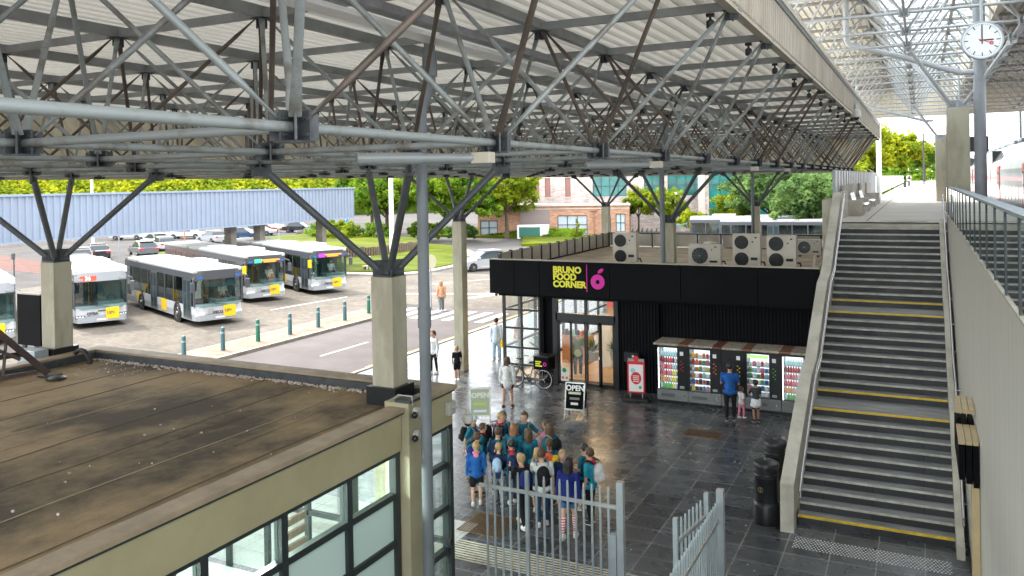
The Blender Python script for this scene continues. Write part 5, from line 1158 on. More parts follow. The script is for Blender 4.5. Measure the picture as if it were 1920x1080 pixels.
def bicycle(x, y, rot):
    t = thing('cargo_bicycle', 'grey green bicycle with a black delivery box on its rear rack by the kiosk', 'bicycle', (x, y, 0), rot)
    m_fr2 = mat('bike_frame', (.10, .11, .06), .35, .4); 
    for wx in (-.55, .55):
        q = MB().torus((wx, 0, .35), .335, .022, 'y', 40, 8); o = q.build('wheel', m_black, t)
        MB().torus((wx, 0, .35), .305, .012, 'y', 40, 6).build('rim', m_inox, o)
        q = MB()
        for k in range(18): a = 2*pi*k/18; q.tube((wx, .02*(-1)**k, .35), (wx+.3*cos(a), 0, .35+.3*sin(a)), .0028, n=4)
        q.tube((wx, -.04, .35), (wx, .04, .35), .03, n=10); q.build('spokes', m_inox, o)
    bb = (.02, 0, .30); st__ = (.17, 0, .82); hd = (-.36, 0, .80); hd2 = (-.40, 0, .66)
    q = MB().path([bb, st__], .019).path([bb, hd2], .026).tube(hd2, hd, .024).tube((.55, .05, .35), bb, .012).tube((.55, -.05, .35), bb, .012).tube((.55, .05, .35), (.14, 0, .68), .011).tube((.55, -.05, .35), (.14, 0, .68), .011)
    q.tube((-.55, .05, .35), (-.40, .04, .66), .014).tube((-.55, -.05, .35), (-.40, -.04, .66), .014); q.build('frame', m_fr2, t)
    MB().bbox(.02, .28, -.09, .09, .86, .92, .03).build('saddle', m_black, t); MB().tube(st__, (.16, 0, .88), .014).build('seat_post', m_inox, t)
    MB().path([(-.36, 0, .8), (-.33, 0, 1.0), (-.33, .28, 1.04), (-.18, .33, 1.02)], .013).path([(-.33, 0, 1.0), (-.33, -.28, 1.04), (-.18, -.33, 1.02)], .013).build('handlebar', m_blkm, t)
    o = MB().lathe([(.09, -.05), (.09, -.04)], (.02, .30), 24, axis='y').build('chainring', m_steel, t); MB().tube((.02, -.07, .30), (.12, -.07, .18), .01).box(.09, .17, -.14, -.06, .165, .185).tube((.02, .07, .30), (-.08, .07, .42), .01).box(-.12, -.04, .06, .14, .41, .43).build('pedal', m_black, t)
    MB().tube((.1, -.05, .3), (.18, -.25, .02), .01).build('kickstand', m_steel, t)
    MB().box(.28, .92, -.08, .08, .70, .715).tube((.85, -.06, .70), (.56, -.06, .36), .008).tube((.85, .06, .70), (.56, .06, .36), .008).build('rack', m_blkm, t)
    o = MB().bbox(.30, .88, -.26, .26, .72, 1.16, .02).build('delivery_box', m_blk, t)
    MB().box(.29, .89, -.27, .27, 1.16, 1.19).build('lid', m_blkm, o)
    q = MB(); q.box(.38, .60, -.266, -.262, .98, 1.02).box(.38, .56, -.266, -.262, .91, .95).box(.38, .64, -.266, -.262, .84, .88); q.build('yellow_logo', m_sy, o)
    q = MB(); q.torus((.74, -.265, .93), .05, .02, 'y', 20, 6); q.build('magenta_logo', m_sp, o)
    q = MB(); 
    for wx in (-.55, .55):
        for k in range(8): a = .35+(k*.3); q.tube((wx+.39*cos(a), 0, .35+.39*sin(a)), (wx+.39*cos(a+.3), 0, .35+.39*sin(a+.3)), .016, n=6)
    q.build('mudguard', m_blkm, t)
    return t
bicycle(-12.15, 25.55, -.05)
# ================================================================ train
m_tr = mat('train_white_grey', (.21, .225, .235), .4, 0, .12, .5, coat=.2); m_trr = mat('train_red', (.55, .03, .04), .3, 0, coat=.5); m_trg = mat('train_glass', (.03, .045, .05), .08)
tr = thing('passenger_train', 'white double deck train with red doors standing at the platform', 'train', (5.5, 60, 4.4), world=True)
tx = 4.15
for c in range(6):
    y0_ = 9+c*26.6; y1_ = y0_+26.2
    sec = [(tx, 4.75), (tx, 7.35), (tx+.12, 7.8), (tx+.75, 8.75), (tx+1.2, 8.95), (tx+1.7, 8.95), (tx+2.15, 8.75), (tx+2.78, 7.8), (tx+2.9, 7.35), (tx+2.9, 4.75)]
    MB().prism(sec, y0_, y1_, 'y').build('carriage', m_tr, tr)
    q = MB(); dr = MB(); st2 = MB(); k = 0
    yy = y0_+1.2
    while yy < y1_-1.5:
        ph = (yy-y0_)
        if 5.0 < ph < 6.8 or 19.4 < ph < 21.2:
            MB().box(tx-.03, tx+.02, yy, yy+1.5, 5.55, 7.55).build('door', m_trr, tr); q.box(tx-.045, tx, yy+.22, yy+.55, 6.2, 7.2); q.box(tx-.045, tx, yy+.95, yy+1.28, 6.2, 7.2); yy += 1.8; continue
        q.box(tx-.008, tx+.01, yy, yy+1.2, 5.75, 6.45)
        # upper windows lie on the sloped side
        a0 = Vector((tx+.16, 0, 7.86)); a1 = Vector((tx+.62, 0, 8.55)); nrm = Vector((-.83, 0, .55))*.01
        q.add([a0+nrm+Vector((0, yy, 0)), a0+nrm+Vector((0, yy+1.2, 0)), a1+nrm+Vector((0, yy+1.2, 0)), a1+nrm+Vector((0, yy, 0))], [(0, 1, 2, 3)])
        yy += 1.65
    tag(q.build('windows', m_trg, tr, fix=False), kind='stuff')
    MB().box(tx-.006, tx+.01, y0_, y1_, 6.75, 6.95).build('red_band', m_trr, tr)
    MB().box(tx+.1, tx+2.8, y1_, y1_+.4, 4.9, 8.6).build('gangway', m_black, tr); MB().box(tx+.1, tx+2.8, y0_+.5, y1_-.5, 4.4, 4.75).build('underframe', m_black, tr)
    q = MB()
    for k in range(6): q.box(tx+.95, tx+1.95, y0_+2+k*4, y0_+4+k*4, 8.95, 9.12)
    q.build('roof_equipment', m_gal, tr)
# platform mast, overhead line masts
for k, (x, y, h, l) in enumerate(((-2.45, 60.5, 10.5, 'white square mast at the end of the bench row on the platform'), (.6, 150, 11, 'far dark signal mast at the platform end'), (8.5, 90, 12, 'overhead line mast behind the train'), (8.5, 140, 12, 'farther overhead line mast behind the train'), (1.9, 118, 9.5, 'thin dark lamp mast beyond the second pillar'), (2.3, 90, 8.8, 'pale lamp mast right of the far walkway'))):
    t = thing('platform_mast', l, 'mast', (x, y, ZP)); MB().tube((0, 0, -.2 if x < 4 else -1.3), (0, 0, h-ZP+3), .16 if k == 0 else .12, n=10).build('pole', m_white if k in (0, 5) else m_steel, t)
    MB().tube((0, 0, h-ZP+1.6), (2.4 if x < 4 else -2.6, 0, h-ZP+1.8), .04, n=6).build('bracket_arm', m_steel, t)
t = thing('overhead_line', 'thin overhead wires above the train', 'wire', (5, 60, 10.5), world=True)
MB().tube((5.6, 0, 10.4), (5.6, 300, 10.4), .02, n=4).tube((5.6, 0, 11.6), (5.6, 300, 11.6), .02, n=4).build('wire', m_steel, t)
# ================================================================ people
def cloth(name, c, var=.25): return mat('cloth_'+name, c, .8, 0, var, 9, bump=.25, bscale=22, spec=.25)
m_skin = [mat('skin_%d' % i, c, .5, 0, .06, 12) for i, c in enumerate(((.58, .34, .25), (.50, .28, .19), (.36, .20, .13)))]
HC = {'brown': mat('hair_brown', (.10, .055, .03), .6, 0, .4, 30, stretch=(1, 1, .15)), 'blond': mat('hair_blond', (.42, .27, .12), .55, 0, .4, 30, stretch=(1, 1, .15)), 'dark': mat('hair_dark', (.018, .013, .011), .45, 0, .3, 30, stretch=(1, 1, .15)), 'ginger': mat('hair_ginger', (.32, .14, .06), .55, 0, .4, 30, stretch=(1, 1, .15)), 'grey': mat('hair_grey', (.42, .40, .38), .6)}
CL = {n: cloth(n, c) for n, c in dict(teal=(.012, .14, .21), navy=(.012, .03, .085), blue=(.015, .10, .36), royal=(.01, .02, .16), black=(.012, .012, .014), white=(.72, .72, .72), lightblue=(.38, .52, .72), denim=(.06, .13, .26), darkdenim=(.02, .05, .11), grey=(.22, .23, .24), charcoal=(.05, .055, .06),
      red=(.6, .04, .05), pink=(.75, .25, .35), coral=(.8, .16, .08), yellow=(.85, .62, .02), tan=(.55, .38, .2), beige=(.5, .42, .32), turq=(.02, .30, .42), green=(.2, .24, .1), shoewhite=(.75, .73, .70), brown=(.13, .08, .05), cyanwhite=(.6, .7, .78), peach=(.72, .38, .22)).items()}
m_stripe = bpy.data.materials.new('red_white_striped_sock'); m_stripe.use_nodes = True
_t = m_stripe.node_tree; _w = _t.nodes.new('ShaderNodeTexWave'); _w.bands_direction = 'Z'; _w.inputs['Scale'].default_value = 6.5
_c = _t.nodes.new('ShaderNodeTexCoord'); _r = _t.nodes.new('ShaderNodeValToRGB'); _r.color_ramp.interpolation = 'CONSTANT'; _r.color_ramp.elements[0].color = (.6, .02, .03, 1); _r.color_ramp.elements[1].color = (.8, .75, .75, 1); _r.color_ramp.elements[1].position = .5
_t.links.new(_c.outputs['Object'], _w.inputs[0]); _t.links.new(_w.outputs[0], _r.inputs[0]); _t.links.new(_r.outputs[0], _t.nodes['Principled BSDF'].inputs[0])
def remesh(mb, voxel, extra=None, sm=2):
    me = bpy.data.meshes.new('r'); me.from_pydata(mb.v, [], mb.f); o = bpy.data.objects.new('r', me); S.collection.objects.link(o)
    m = o.modifiers.new('r', 'REMESH'); m.mode = 'VOXEL'; m.voxel_size = voxel; m.use_smooth_shade = True
    if sm: k = o.modifiers.new('s', 'SMOOTH'); k.factor = .5; k.iterations = sm
    dg = bpy.context.evaluated_depsgraph_get(); e = o.evaluated_get(dg); me2 = bpy.data.meshes.new_from_object(e)
    bpy.data.objects.remove(o); bpy.data.meshes.remove(me); return me2
def limb(mb, pts):  # pts [(pos, r)]
    for (p, a), (q, b) in zip(pts, pts[1:]): mb.tube(p, q, a, b, 10)
    for p, a in pts: mb.ball(p, (a, a, a), 10, 7)
def link(me, name, m, parent):
    me.materials.clear(); me.materials.append(m); me.name = name
    for p in me.polygons: p.use_smooth = True
    o = bpy.data.objects.new(name, me); S.collection.objects.link(o); o.parent = parent; return o
def person(label, x, y, rot, h=1.6, shirt='teal', lower=('trousers', 'black'), shoes='shoewhite', hair=('short', 'brown'), arms=('down', 'down'), stride=0., skin=0, bag=None, sleeve='short', scarf=None, group=None, z=0, sit=False, head=0., tilt=0., sock=None, build=1., hood=None, bodyonly=False, extra=None, cat='person'):
    t = thing('person', label, cat, (x, y, z), rot, group); k = h
    V_ = Vector
    hip = .52*k if not sit else .26*k; zo = 0
    W = build
    body = MB(); vx = .013*max(k, 1.0) if not bodyonly else .02
    # joints
    LJ = {}
    for s in (-1, 1):
        hp = V_((s*.052*k*W, 0, hip))
        if sit: kn = V_((s*.075*k, .24*k, .27*k)); an = V_((s*.07*k, .25*k, .04*k))
        else:
            st = stride*s; kn = V_((s*.058*k*W, st*.12*k+.012*k, .285*k)); an = V_((s*.055*k*W, st*.19*k-.01*k, .045*k+(.03*k if st < -.3 else 0)))
        LJ[s] = (hp, kn, an)
    zt = hip-.52*k
    sh_z = .80*k+zt; AJ = {}
    lean = tilt
    for i, s in enumerate((-1, 1)):
        sh = V_((s*.108*k*W, 0+lean*.25*k, sh_z)); ty = arms[i]
        if ty == 'down': el = sh+V_((s*.028*k, -.012*k, -.175*k)); ha = el+V_((s*.008*k, .03*k, -.155*k))
        elif ty == 'hip': el = sh+V_((s*.105*k, -.06*k, -.14*k)); ha = V_((s*.085*k, .035*k, .565*k+zt))
        elif ty == 'front': el = sh+V_((s*.03*k, .03*k, -.17*k)); ha = el+V_((-s*.04*k, .14*k, .03*k))
        elif ty == 'up': el = sh+V_((s*.04*k, .07*k, -.14*k)); ha = el+V_((-s*.05*k, .09*k, .13*k))
        elif ty == 'swing': el = sh+V_((s*.03*k, -.07*k, -.16*k)); ha = el+V_((0, -.02*k, -.155*k))
        elif ty == 'fwd': el = sh+V_((s*.02*k, .08*k, -.15*k)); ha = el+V_((0, .11*k, -.08*k))
        elif ty == 'strap': el = sh+V_((s*.05*k, .01*k, -.16*k)); ha = sh+V_((-s*.045*k, .085*k, -.07*k))
        AJ[s] = (sh, el, ha)
    hc = V_((0, .012*k+lean*.35*k, .925*k+zt)); nk = V_((0, lean*.3*k, .835*k+zt))
    hr = .062*k+.012*(1.75-k)
    # body surface
    limb(body, [(V_((0, 0, hip+.01*k)), .075*k*W), (V_((0, lean*.1*k, hip+.12*k)), .068*k*W), (V_((0, lean*.2*k, sh_z-.06*k)), .078*k*W), (nk-V_((0, 0, .02*k)), .042*k)])
    body.ball((0, lean*.22*k, sh_z-.05*k), (.105*k*W, .06*k, .07*k), 14, 9); body.ball((0, 0, hip+.005*k), (.088*k*W, .062*k, .06*k), 14, 9)
    limb(body, [(nk-V_((0, 0, .02*k)), .034*k), (hc-V_((0, .01*k, .03*k)), .032*k)])
    Mh = Matrix.Translation(hc) @ Matrix.Rotation(head, 4, 'Z')
    body.ball((0, 0, .008*k), (hr*.83, hr*.98, hr*1.18), 16, 12, Mh); body.ball((0, hr*.32, -hr*.62), (hr*.52, hr*.55, hr*.52), 12, 8, Mh)  # jaw
    body.ball((0, hr*1.0, -hr*.12), (hr*.13, hr*.2, hr*.24), 8, 6, Mh)
    for s in (-1, 1): body.ball((s*hr*.84, -hr*.05, -hr*.02), (hr*.10, hr*.2, hr*.28), 8, 6, Mh)
    for s in (-1, 1):
        hp, kn, an = LJ[s]; limb(body, [(hp, .056*k*W), (hp.lerp(kn, .5), .046*k*W), (kn, .032*k), (kn.lerp(an, .35), .034*k), (an, .021*k)])
        body.ball(an+V_((0, .045*k, -.025*k)), (.026*k, .07*k, .02*k), 10, 6)
        sh, el, ha = AJ[s]; limb(body, [(sh, .034*k), (sh.lerp(el, .5), .027*k), (el, .0225*k), (el.lerp(ha, .4), .022*k), (ha, .0145*k)])
        d = (ha-el).normalized(); body.ball(ha+d*.028*k, (.020*k, .017*k, .024*k), 10, 7)
    me = remesh(body, vx); bm = bmesh.new(); bm.from_mesh(me)
    # fingers, eyes and mouth appended to the same mesh
    fg = MB()
    for s in (-1, 1):
        sh, el, ha = AJ[s]; d = (ha-el).normalized(); sd = d.cross(V_((s, .3, 0))).normalized(); pn = d.cross(sd)
        for f, (o_, L) in enumerate(((-.012, .036), (-.004, .041), (.004, .038), (.012, .030))):
            a = ha+d*.042*k+sd*o_*k; m_ = a+d*L*.5*k+pn*.004*k*(f % 2+1); b = m_+d*L*.42*k+pn*.012*k*s*(-1 if d.z < -.5 else 1)
            fg.tube(a-d*.012*k, m_, .0056*k, .005*k, 6); fg.tube(m_, b, .005*k, .0036*k, 6)
        a = ha+d*.02*k-sd*.016*k; fg.tube(a, a+(d*.7-sd*.7).normalized()*.03*k, .0066*k, .005*k, 6)
    me_f = bpy.data.meshes.new('f'); me_f.from_pydata([list(p) for p in fg.v], [], fg.f); bm.from_mesh(me_f); bpy.data.meshes.remove(me_f)
    nb = len(bm.faces)
    ey = MB()
    for s in (-1, 1): ey.ball((s*hr*.34, hr*.90, hr*.10), (hr*.13, hr*.06, hr*.07), 8, 5, Mh); ey.box(s*hr*.34-hr*.18, s*hr*.34+hr*.18, hr*.88, hr*.95, hr*.27, hr*.32, Mh)
    ey.ball((0, hr*.90, -hr*.50), (hr*.24, hr*.05, hr*.055), 8, 5, Mh)
    me_f = bpy.data.meshes.new('f'); me_f.from_pydata([list(p) for p in ey.v], [], ey.f); bm.from_mesh(me_f); bpy.data.meshes.remove(me_f)
    bm.faces.ensure_lookup_table()
    for f in bm.faces[nb:]: f.material_index = 1
    bm.to_mesh(me); bm.free()
    o = link(me, 'body', m_skin[skin], t); me.materials.append(mat('eye_and_lip_dark', (.10, .03, .025), .4))
    # top
    q = MB(); e = .010*k
    limb(q, [(V_((0, 0, hip-.005*k)), .078*k*W+e), (V_((0, lean*.1*k, hip+.12*k)), .072*k*W+e), (V_((0, lean*.2*k, sh_z-.06*k)), .080*k*W+e)])
    q.ball((0, lean*.22*k, sh_z-.045*k), (.108*k*W+e, .062*k+e, .066*k+e), 14, 9); q.ball((0, 0, hip-.012*k), (.112*k*W+e, .078*k+e, .07*k), 14, 9); q.ball((0, 0, hip+.07*k), (.088*k*W+e, .066*k+e, .08*k), 14, 9)
    if lower[0] == 'skirt' or sleeve == 'loose': limb(q, [(V_((0, 0, hip+.05*k)), .085*k*W+e), (V_((0, 0, hip-.06*k)), .088*k*W+e)])
    for s in (-1, 1):
        sh, el, ha = AJ[s]
        if sleeve == 'long' or sleeve == 'loose': limb(q, [(sh, .040*k), (sh.lerp(el, .5), .036*k), (el, .032*k), (el.lerp(ha, .5), .029*k), (el.lerp(ha, .93), .023*k)])
        elif sleeve == 'short': limb(q, [(sh, .037*k), (sh.lerp(el, .35), .034*k), (sh.lerp(el, .72), .033*k)])
        else: limb(q, [(sh, .036*k)])
    link(remesh(q, vx), 'top', CL[shirt], t)
    # lower garment
    kind, col = lower; q = MB()
    q.ball((0, 0, hip+.0*k), (.090*k*W+e*.6, .064*k+e*.6, .058*k), 14, 9)
    for s in (-1, 1):
        hp, kn, an = LJ[s]
        if kind == 'trousers': limb(q, [(hp, .060*k*W), (hp.lerp(kn, .5), .050*k*W), (kn, .039*k), (kn.lerp(an, .4), .040*k), (kn.lerp(an, .93), .030*k)])
        elif kind == 'wide': limb(q, [(hp, .062*k*W), (hp.lerp(kn, .5), .056*k*W), (kn, .050*k), (kn.lerp(an, .5), .048*k), (kn.lerp(an, .95), .046*k)])
        elif kind == 'leggings': limb(q, [(hp, .058*k*W), (hp.lerp(kn, .5), .048*k*W), (kn, .034*k), (kn.lerp(an, .35), .036*k), (kn.lerp(an, .93), .024*k)])
        else:
            f = .72 if kind == 'shorts' else .42
            limb(q, [(hp, .062*k*W), (hp.lerp(kn, f*.5), .058*k*W), (hp.lerp(kn, f), .054*k*W)])
    link(remesh(q, vx), {'trousers': 'trousers', 'wide': 'trousers', 'leggings': 'leggings', 'shorts': 'shorts', 'skirt': 'shorts', 'mini': 'shorts'}[kind], CL[col], t)
    for s in (-1, 1):
        hp, kn, an = LJ[s]
        q = MB(); q.ball(an+V_((0, .038*k, -.024*k)), (.031*k, .080*k, .024*k), 12, 7); q.ball(an+V_((0, -.008*k, -.004*k)), (.028*k, .034*k, .036*k), 10, 6)
        o = link(remesh(q, vx*.8), 'shoe', CL[shoes], t)
        q = MB().ball(an+V_((0, .036*k, -.041*k)), (.032*k, .083*k, .008*k), 12, 5); q.build('sole', CL['shoewhite'] if shoes != 'black' else CL['white'], o)
        if sock: q = MB(); limb(q, [(kn.lerp(an, .02), .036*k), (kn.lerp(an, .35), .037*k), (kn.lerp(an, .95), .025*k)]); link(remesh(q, vx), 'sock', sock, t)
    # hair
    st, hcn = hair; q = MB()
    if st != 'bald':
        q.ball((0, -hr*.12, hr*.28), (hr*.95, hr*1.06, hr*1.05), 16, 11, Mh)
        q.ball((0, hr*.45, hr*.85), (hr*.7, hr*.45, hr*.35), 12, 8, Mh)
        if st in ('long', 'bob'):
            L = 2.6 if st == 'long' else 1.2
            q.ball((0, -hr*.5, -hr*.2), (hr*.98, hr*.62, hr*1.0), 14, 9, Mh)
            q.ball((0, -hr*.62, -hr*L*.55), (hr*.98, hr*.42, hr*L*.75), 14, 10, Mh)
            for s in (-1, 1): q.ball((s*hr*.85, -hr*.05, -hr*.5), (hr*.22, hr*.4, hr*(.9 if st == 'bob' else 1.35)), 10, 8, Mh)
        if st == 'pony':
            q.ball((0, -hr*.95, hr*.45), (hr*.32, hr*.35, hr*.32), 10, 7, Mh); q.ball((0, -hr*1.25, -hr*.35), (hr*.28, hr*.25, hr*.95), 10, 8, Mh)
        if st == 'bun': q.ball((0, -hr*.6, hr*1.2), (hr*.42, hr*.42, hr*.38), 10, 8, Mh)
        me = remesh(q, vx*.9, sm=1)
        # carve the face
        bm = bmesh.new(); bm.from_mesh(me); inv = Mh.inverted(); dl = []
        for v in bm.verts:
            p = inv @ v.co
            if p.y > hr*.42 and p.z < hr*.62 and abs(p.x) < hr*.78: dl.append(v)
        bmesh.ops.delete(bm, geom=dl, context='VERTS'); bm.to_mesh(me); bm.free()
        link(me, 'hair', HC[hcn], t)
    if hood:
        q = MB().ball((0, -hr*.18, hr*.18), (hr*1.22, hr*1.25, hr*1.38), 16, 11, Mh).ball((0, -hr*.3, -hr*1.1), (hr*1.1, hr*.9, hr*.7), 14, 8, Mh); me = remesh(q, vx, sm=1)
        bm = bmesh.new(); bm.from_mesh(me); inv = Mh.inverted()
        bmesh.ops.delete(bm, geom=[v for v in bm.verts if (inv @ v.co).y > hr*.45 and abs((inv @ v.co).x) < hr*.85 and (inv @ v.co).z > -hr*1.0], context='VERTS'); bm.to_mesh(me); bm.free()
        link(me, 'hood', CL[hood], t)
    if scarf:
        q = MB().torus((0, lean*.3*k, .838*k+zt), .046*k, .019*k, 'z', 20, 8); q.ball((0, .058*k, .80*k+zt), (.022*k, .015*k, .04*k)); q.ball((0, -.055*k, .81*k+zt), (.05*k, .02*k, .04*k)); link(remesh(q, vx), 'neckerchief', CL[scarf], t)
    if bag:
        b, bs = bag; bs = .55+bs*.4; q = MB(); zc = .69*k+zt
        q.ball((0, -.125*k, zc+.02*k), (.088*k*bs, .065*k, .115*k*bs), 16, 11); q.ball((0, -.13*k, zc-.055*k*bs), (.092*k*bs, .068*k*bs, .075*k*bs), 16, 11); q.bbox(-.075*k*bs, .075*k*bs, -.165*k, -.085*k, zc-.12*k*bs, zc+.10*k*bs, .03*k); q.ball((0, -.19*k, zc-.05*k*bs), (.062*k*bs, .03*k, .05*k*bs), 14, 9)
        o = link(remesh(q, vx), 'backpack', CL[b], t)
        for s in (-1, 1): MB().path([(s*.075*k, -.10*k, .83*k+zt), (s*.078*k, .0, .865*k+zt-.01*k), (s*.078*k, .085*k, .78*k+zt), (s*.09*k, .075*k, .68*k+zt), (s*.10*k, -.05*k, .60*k+zt)], .011*k, 6).build('strap', CL['black'] if b != 'black' else CL['grey'], o)
    if extra: extra(t, k, AJ, LJ, Mh, hr)
    return t
def deg(a): return R(a)
# rotation: 0 faces +Y (away), 26 = straight away from the camera, 206 = toward the camera
GK = 'schoolchildren gathered behind the picket fence'
def cap(m): return lambda t, k, AJ, LJ, Mh, hr: MB().ball((0, 0, hr*.55), (hr*1.0, hr*1.08, hr*.85), 14, 9, Mh).ball((0, hr*1.1, hr*.6), (hr*.7, hr*.7, hr*.12), 12, 6, Mh).build('cap', CL[m], t)
def handbag(m, s=1): 
    def f(t, k, AJ, LJ, Mh, hr):
        ha = AJ[s][2]; o = MB().bbox(ha.x-.05, ha.x+.05, ha.y-.16, ha.y+.14, ha.z-.30, ha.z-.05, .03).build('handbag', CL[m], t); MB().torus((ha.x, ha.y, ha.z-.02), .075, .010, 'x', 16, 6).build('handle', CL[m], o)
    return f
KD = [
 (-9.75, 17.2, -80, 1.50, 'teal', ('shorts', 'black'), ('short', 'blond'), 'child in a pale cap at the far left back of the school group', dict(bag=('black', 1), extra=cap('cyanwhite'))),
 (-9.35, 17.0, -70, 1.45, 'teal', ('shorts', 'charcoal'), ('short', 'brown'), 'child with red neckerchief and black backpack at the left of the group', dict(bag=('charcoal', 1.15), scarf='red')),
 (-9.15, 17.35, -75, 1.58, 'navy', ('trousers', 'black'), ('short', 'blond'), 'tall blond child in profile looking right at the left of the group', dict(bag=('black', 1.1), scarf='red')),
 (-8.82, 15.75, 20, 1.40, 'blue', ('shorts', 'black'), ('short', 'blond'), 'small child seen from behind in a blue hooded jacket at the left front', dict(sleeve='long', scarf='pink')),
 (-9.15, 17.65, -130, 1.55, 'teal', ('trousers', 'navy'), ('short', 'brown'), 'child with a turquoise hood pulled over the head', dict(sleeve='long', hood='turq', bag=('black', .9))),
 (-8.72, 16.55, 10, 1.52, 'teal', ('trousers', 'black'), ('short', 'brown'), 'child from behind in a teal jacket with a large dark blue backpack', dict(sleeve='long', bag=('navy', 1.25))),
 (-8.5, 16.95, 15, 1.45, 'teal', ('trousers', 'black'), ('long', 'ginger'), 'girl with long ginger hair in the middle of the group', dict()),
 (-8.6, 17.75, 200, 1.60, 'teal', ('trousers', 'navy'), ('pony', 'brown'), 'girl facing the viewer in a teal shirt at the back of the group', dict(bag=('black', .9))),
 (-8.15, 16.15, 25, 1.42, 'teal', ('trousers', 'darkdenim'), ('bun', 'dark'), 'dark haired child with a patterned backpack left of centre', dict(bag=('navy', .95), scarf='red')),
 (-8.05, 16.8, 30, 1.52, 'teal', ('trousers', 'black'), ('long', 'brown'), 'girl with long brown hair and teal jacket in the group centre', dict(sleeve='long')),
 (-7.95, 17.5, 80, 1.50, 'pink', ('shorts', 'denim'), ('short', 'brown'), 'child in a pink top at the back right of the group', dict()),
 (-7.65, 17.15, 60, 1.55, 'teal', ('trousers', 'navy'), ('long', 'brown'), 'girl in profile with long hair and a dark backpack at the back right', dict(bag=('black', 1.1), sleeve='long')),
 (-7.35, 16.4, 30, 1.45, 'teal', ('shorts', 'black'), ('pony', 'brown'), 'child with a bright orange and yellow backpack seen from behind', dict(bag=('coral', 1.3), extra=lambda t, k, AJ, LJ, Mh, hr: MB().bbox(.06*k, .15*k, -.30*k, -.09*k, .44*k, .80*k, .04).build('yellow_rain_cover', CL['yellow'], t))),
 (-7.42, 15.15, 50, 1.48, 'black', ('trousers', 'black'), ('short', 'blond'), 'blond child in black walking left in white trainers at the fence', dict(stride=.9, sleeve='long', bag=('royal', .95))),
 (-7.45, 16.0, 40, 1.40, 'teal', ('shorts', 'charcoal'), ('bob', 'blond'), 'child with fair bobbed hair half hidden in the middle front', dict()),
 (-7.05, 15.35, 20, 1.58, 'white', ('trousers', 'darkdenim'), ('short', 'brown'), 'child in a white shirt and dark jeans with a black checked backpack', dict(bag=('black', 1.2))),
 (-6.85, 15.95, 215, 1.45, 'navy', ('shorts', 'navy'), ('long', 'blond'), 'smiling blond girl in navy facing the viewer', dict(sleeve='long')),
 (-6.32, 15.0, 15, 1.62, 'royal', ('mini', 'denim'), ('long', 'dark'), 'dark long haired girl in a blue jacket with red striped knee socks', dict(sleeve='long', sock=m_stripe, stride=.5)),
 (-6.2, 15.9, 75, 1.55, 'turq', ('trousers', 'black'), ('short', 'brown'), 'child in turquoise with red neckerchief and a white backpack at the right', dict(bag=('white', 1.05), scarf='red')),
 (-6.6, 16.5, 100, 1.42, 'teal', ('shorts', 'black'), ('short', 'dark'), 'short child hidden behind the blond girl on the right', dict()),
 (-8.4, 16.0, 20, 1.38, 'navy', ('trousers', 'grey'), ('short', 'blond'), 'small child in navy with grey trousers in the left centre', dict(bag=('lightblue', .9))),
 (-9.1, 16.3, -30, 1.42, 'teal', ('shorts', 'black'), ('short', 'brown'), 'child in teal and black shorts just right of the glazed corner', dict(bag=('royal', 1.0))),
]
rk = random.Random(11)
for x, y, a, h, s, lo, ha, l, kw in KD:
    sl = kw.pop('sleeve', 'short'); t = person(l, x, y, deg(a+rk.uniform(-14, 14)), h*rk.uniform(.97, 1.04), s, lo, 'shoewhite' if rk.random() < .7 else 'charcoal', ha, (rk.choice(('front', 'down', 'strap', 'hip', 'down', 'up')), rk.choice(('down', 'strap', 'front', 'swing', 'down'))), kw.pop('stride', rk.choice((.1, .35, -.3, .5))), 0, sleeve=sl, group=GK, head=rk.uniform(-.6, .6), tilt=rk.uniform(-.12, .22), build=rk.uniform(.92, 1.1), **kw)
person('man in a blue T-shirt and black trousers facing the vending machines', -5.07, 24.35, deg(8), 1.70, 'blue', ('trousers', 'black'), 'charcoal', ('short', 'dark'), ('front', 'front'), .12, 1, build=1.08)
person('boy in a black top with white jersey and shorts before the snack machine', -4.36, 24.5, deg(40), 1.22, 'charcoal', ('shorts', 'black'), 'black', ('short', 'dark'), ('up', 'front'), 0, 2,
       extra=lambda t, k, AJ, LJ, Mh, hr: link(remesh(MB().ball((0, 0, .50*k), (.13*k, .10*k, .10*k), 14, 9).ball((0, 0, .42*k), (.145*k, .115*k, .09*k), 14, 9), .016), 'white_jersey', CL['white'], t))
person('small child in pink trousers half hidden behind the man in blue', -4.82, 24.72, deg(-40), .92, 'white', ('trousers', 'pink'), 'shoewhite', ('bun', 'brown'), ('front', 'down'), .3, 1)
person('woman in a white T-shirt and black shorts walking toward the kiosk', -11.68, 22.95, deg(10), 1.62, 'white', ('mini', 'black'), 'brown', ('bob', 'brown'), ('down', 'down'), .55, 0, sleeve='loose', build=1.05)
person('woman in pale blue trousers and white top with a yellow handbag', -15.35, 29.25, deg(10), 1.66, 'cyanwhite', ('wide', 'lightblue'), 'shoewhite', ('short', 'dark'), ('down', 'down'), .25, 0, sleeve='loose', extra=handbag('yellow'))
person('woman in a peach top partly hidden behind the glazed kiosk corner', -14.6, 29.8, deg(60), 1.6, 'peach', ('wide', 'cyanwhite'), 'tan', ('long', 'brown'), ('down', 'front'), .1, 0)
person('boy in a black T-shirt standing at the foot of the slender pillar', -15.0, 25.5, deg(50), 1.25, 'black', ('shorts', 'black'), 'shoewhite', ('short', 'blond'), ('down', 'down'), .1, 0)
person('woman in white top and black leggings, hand on hip, beside the downpipe', -16.35, 26.1, deg(160), 1.62, 'white', ('leggings', 'black'), 'shoewhite', ('pony', 'brown'), ('down', 'hip'), .2, 0, sleeve='long')
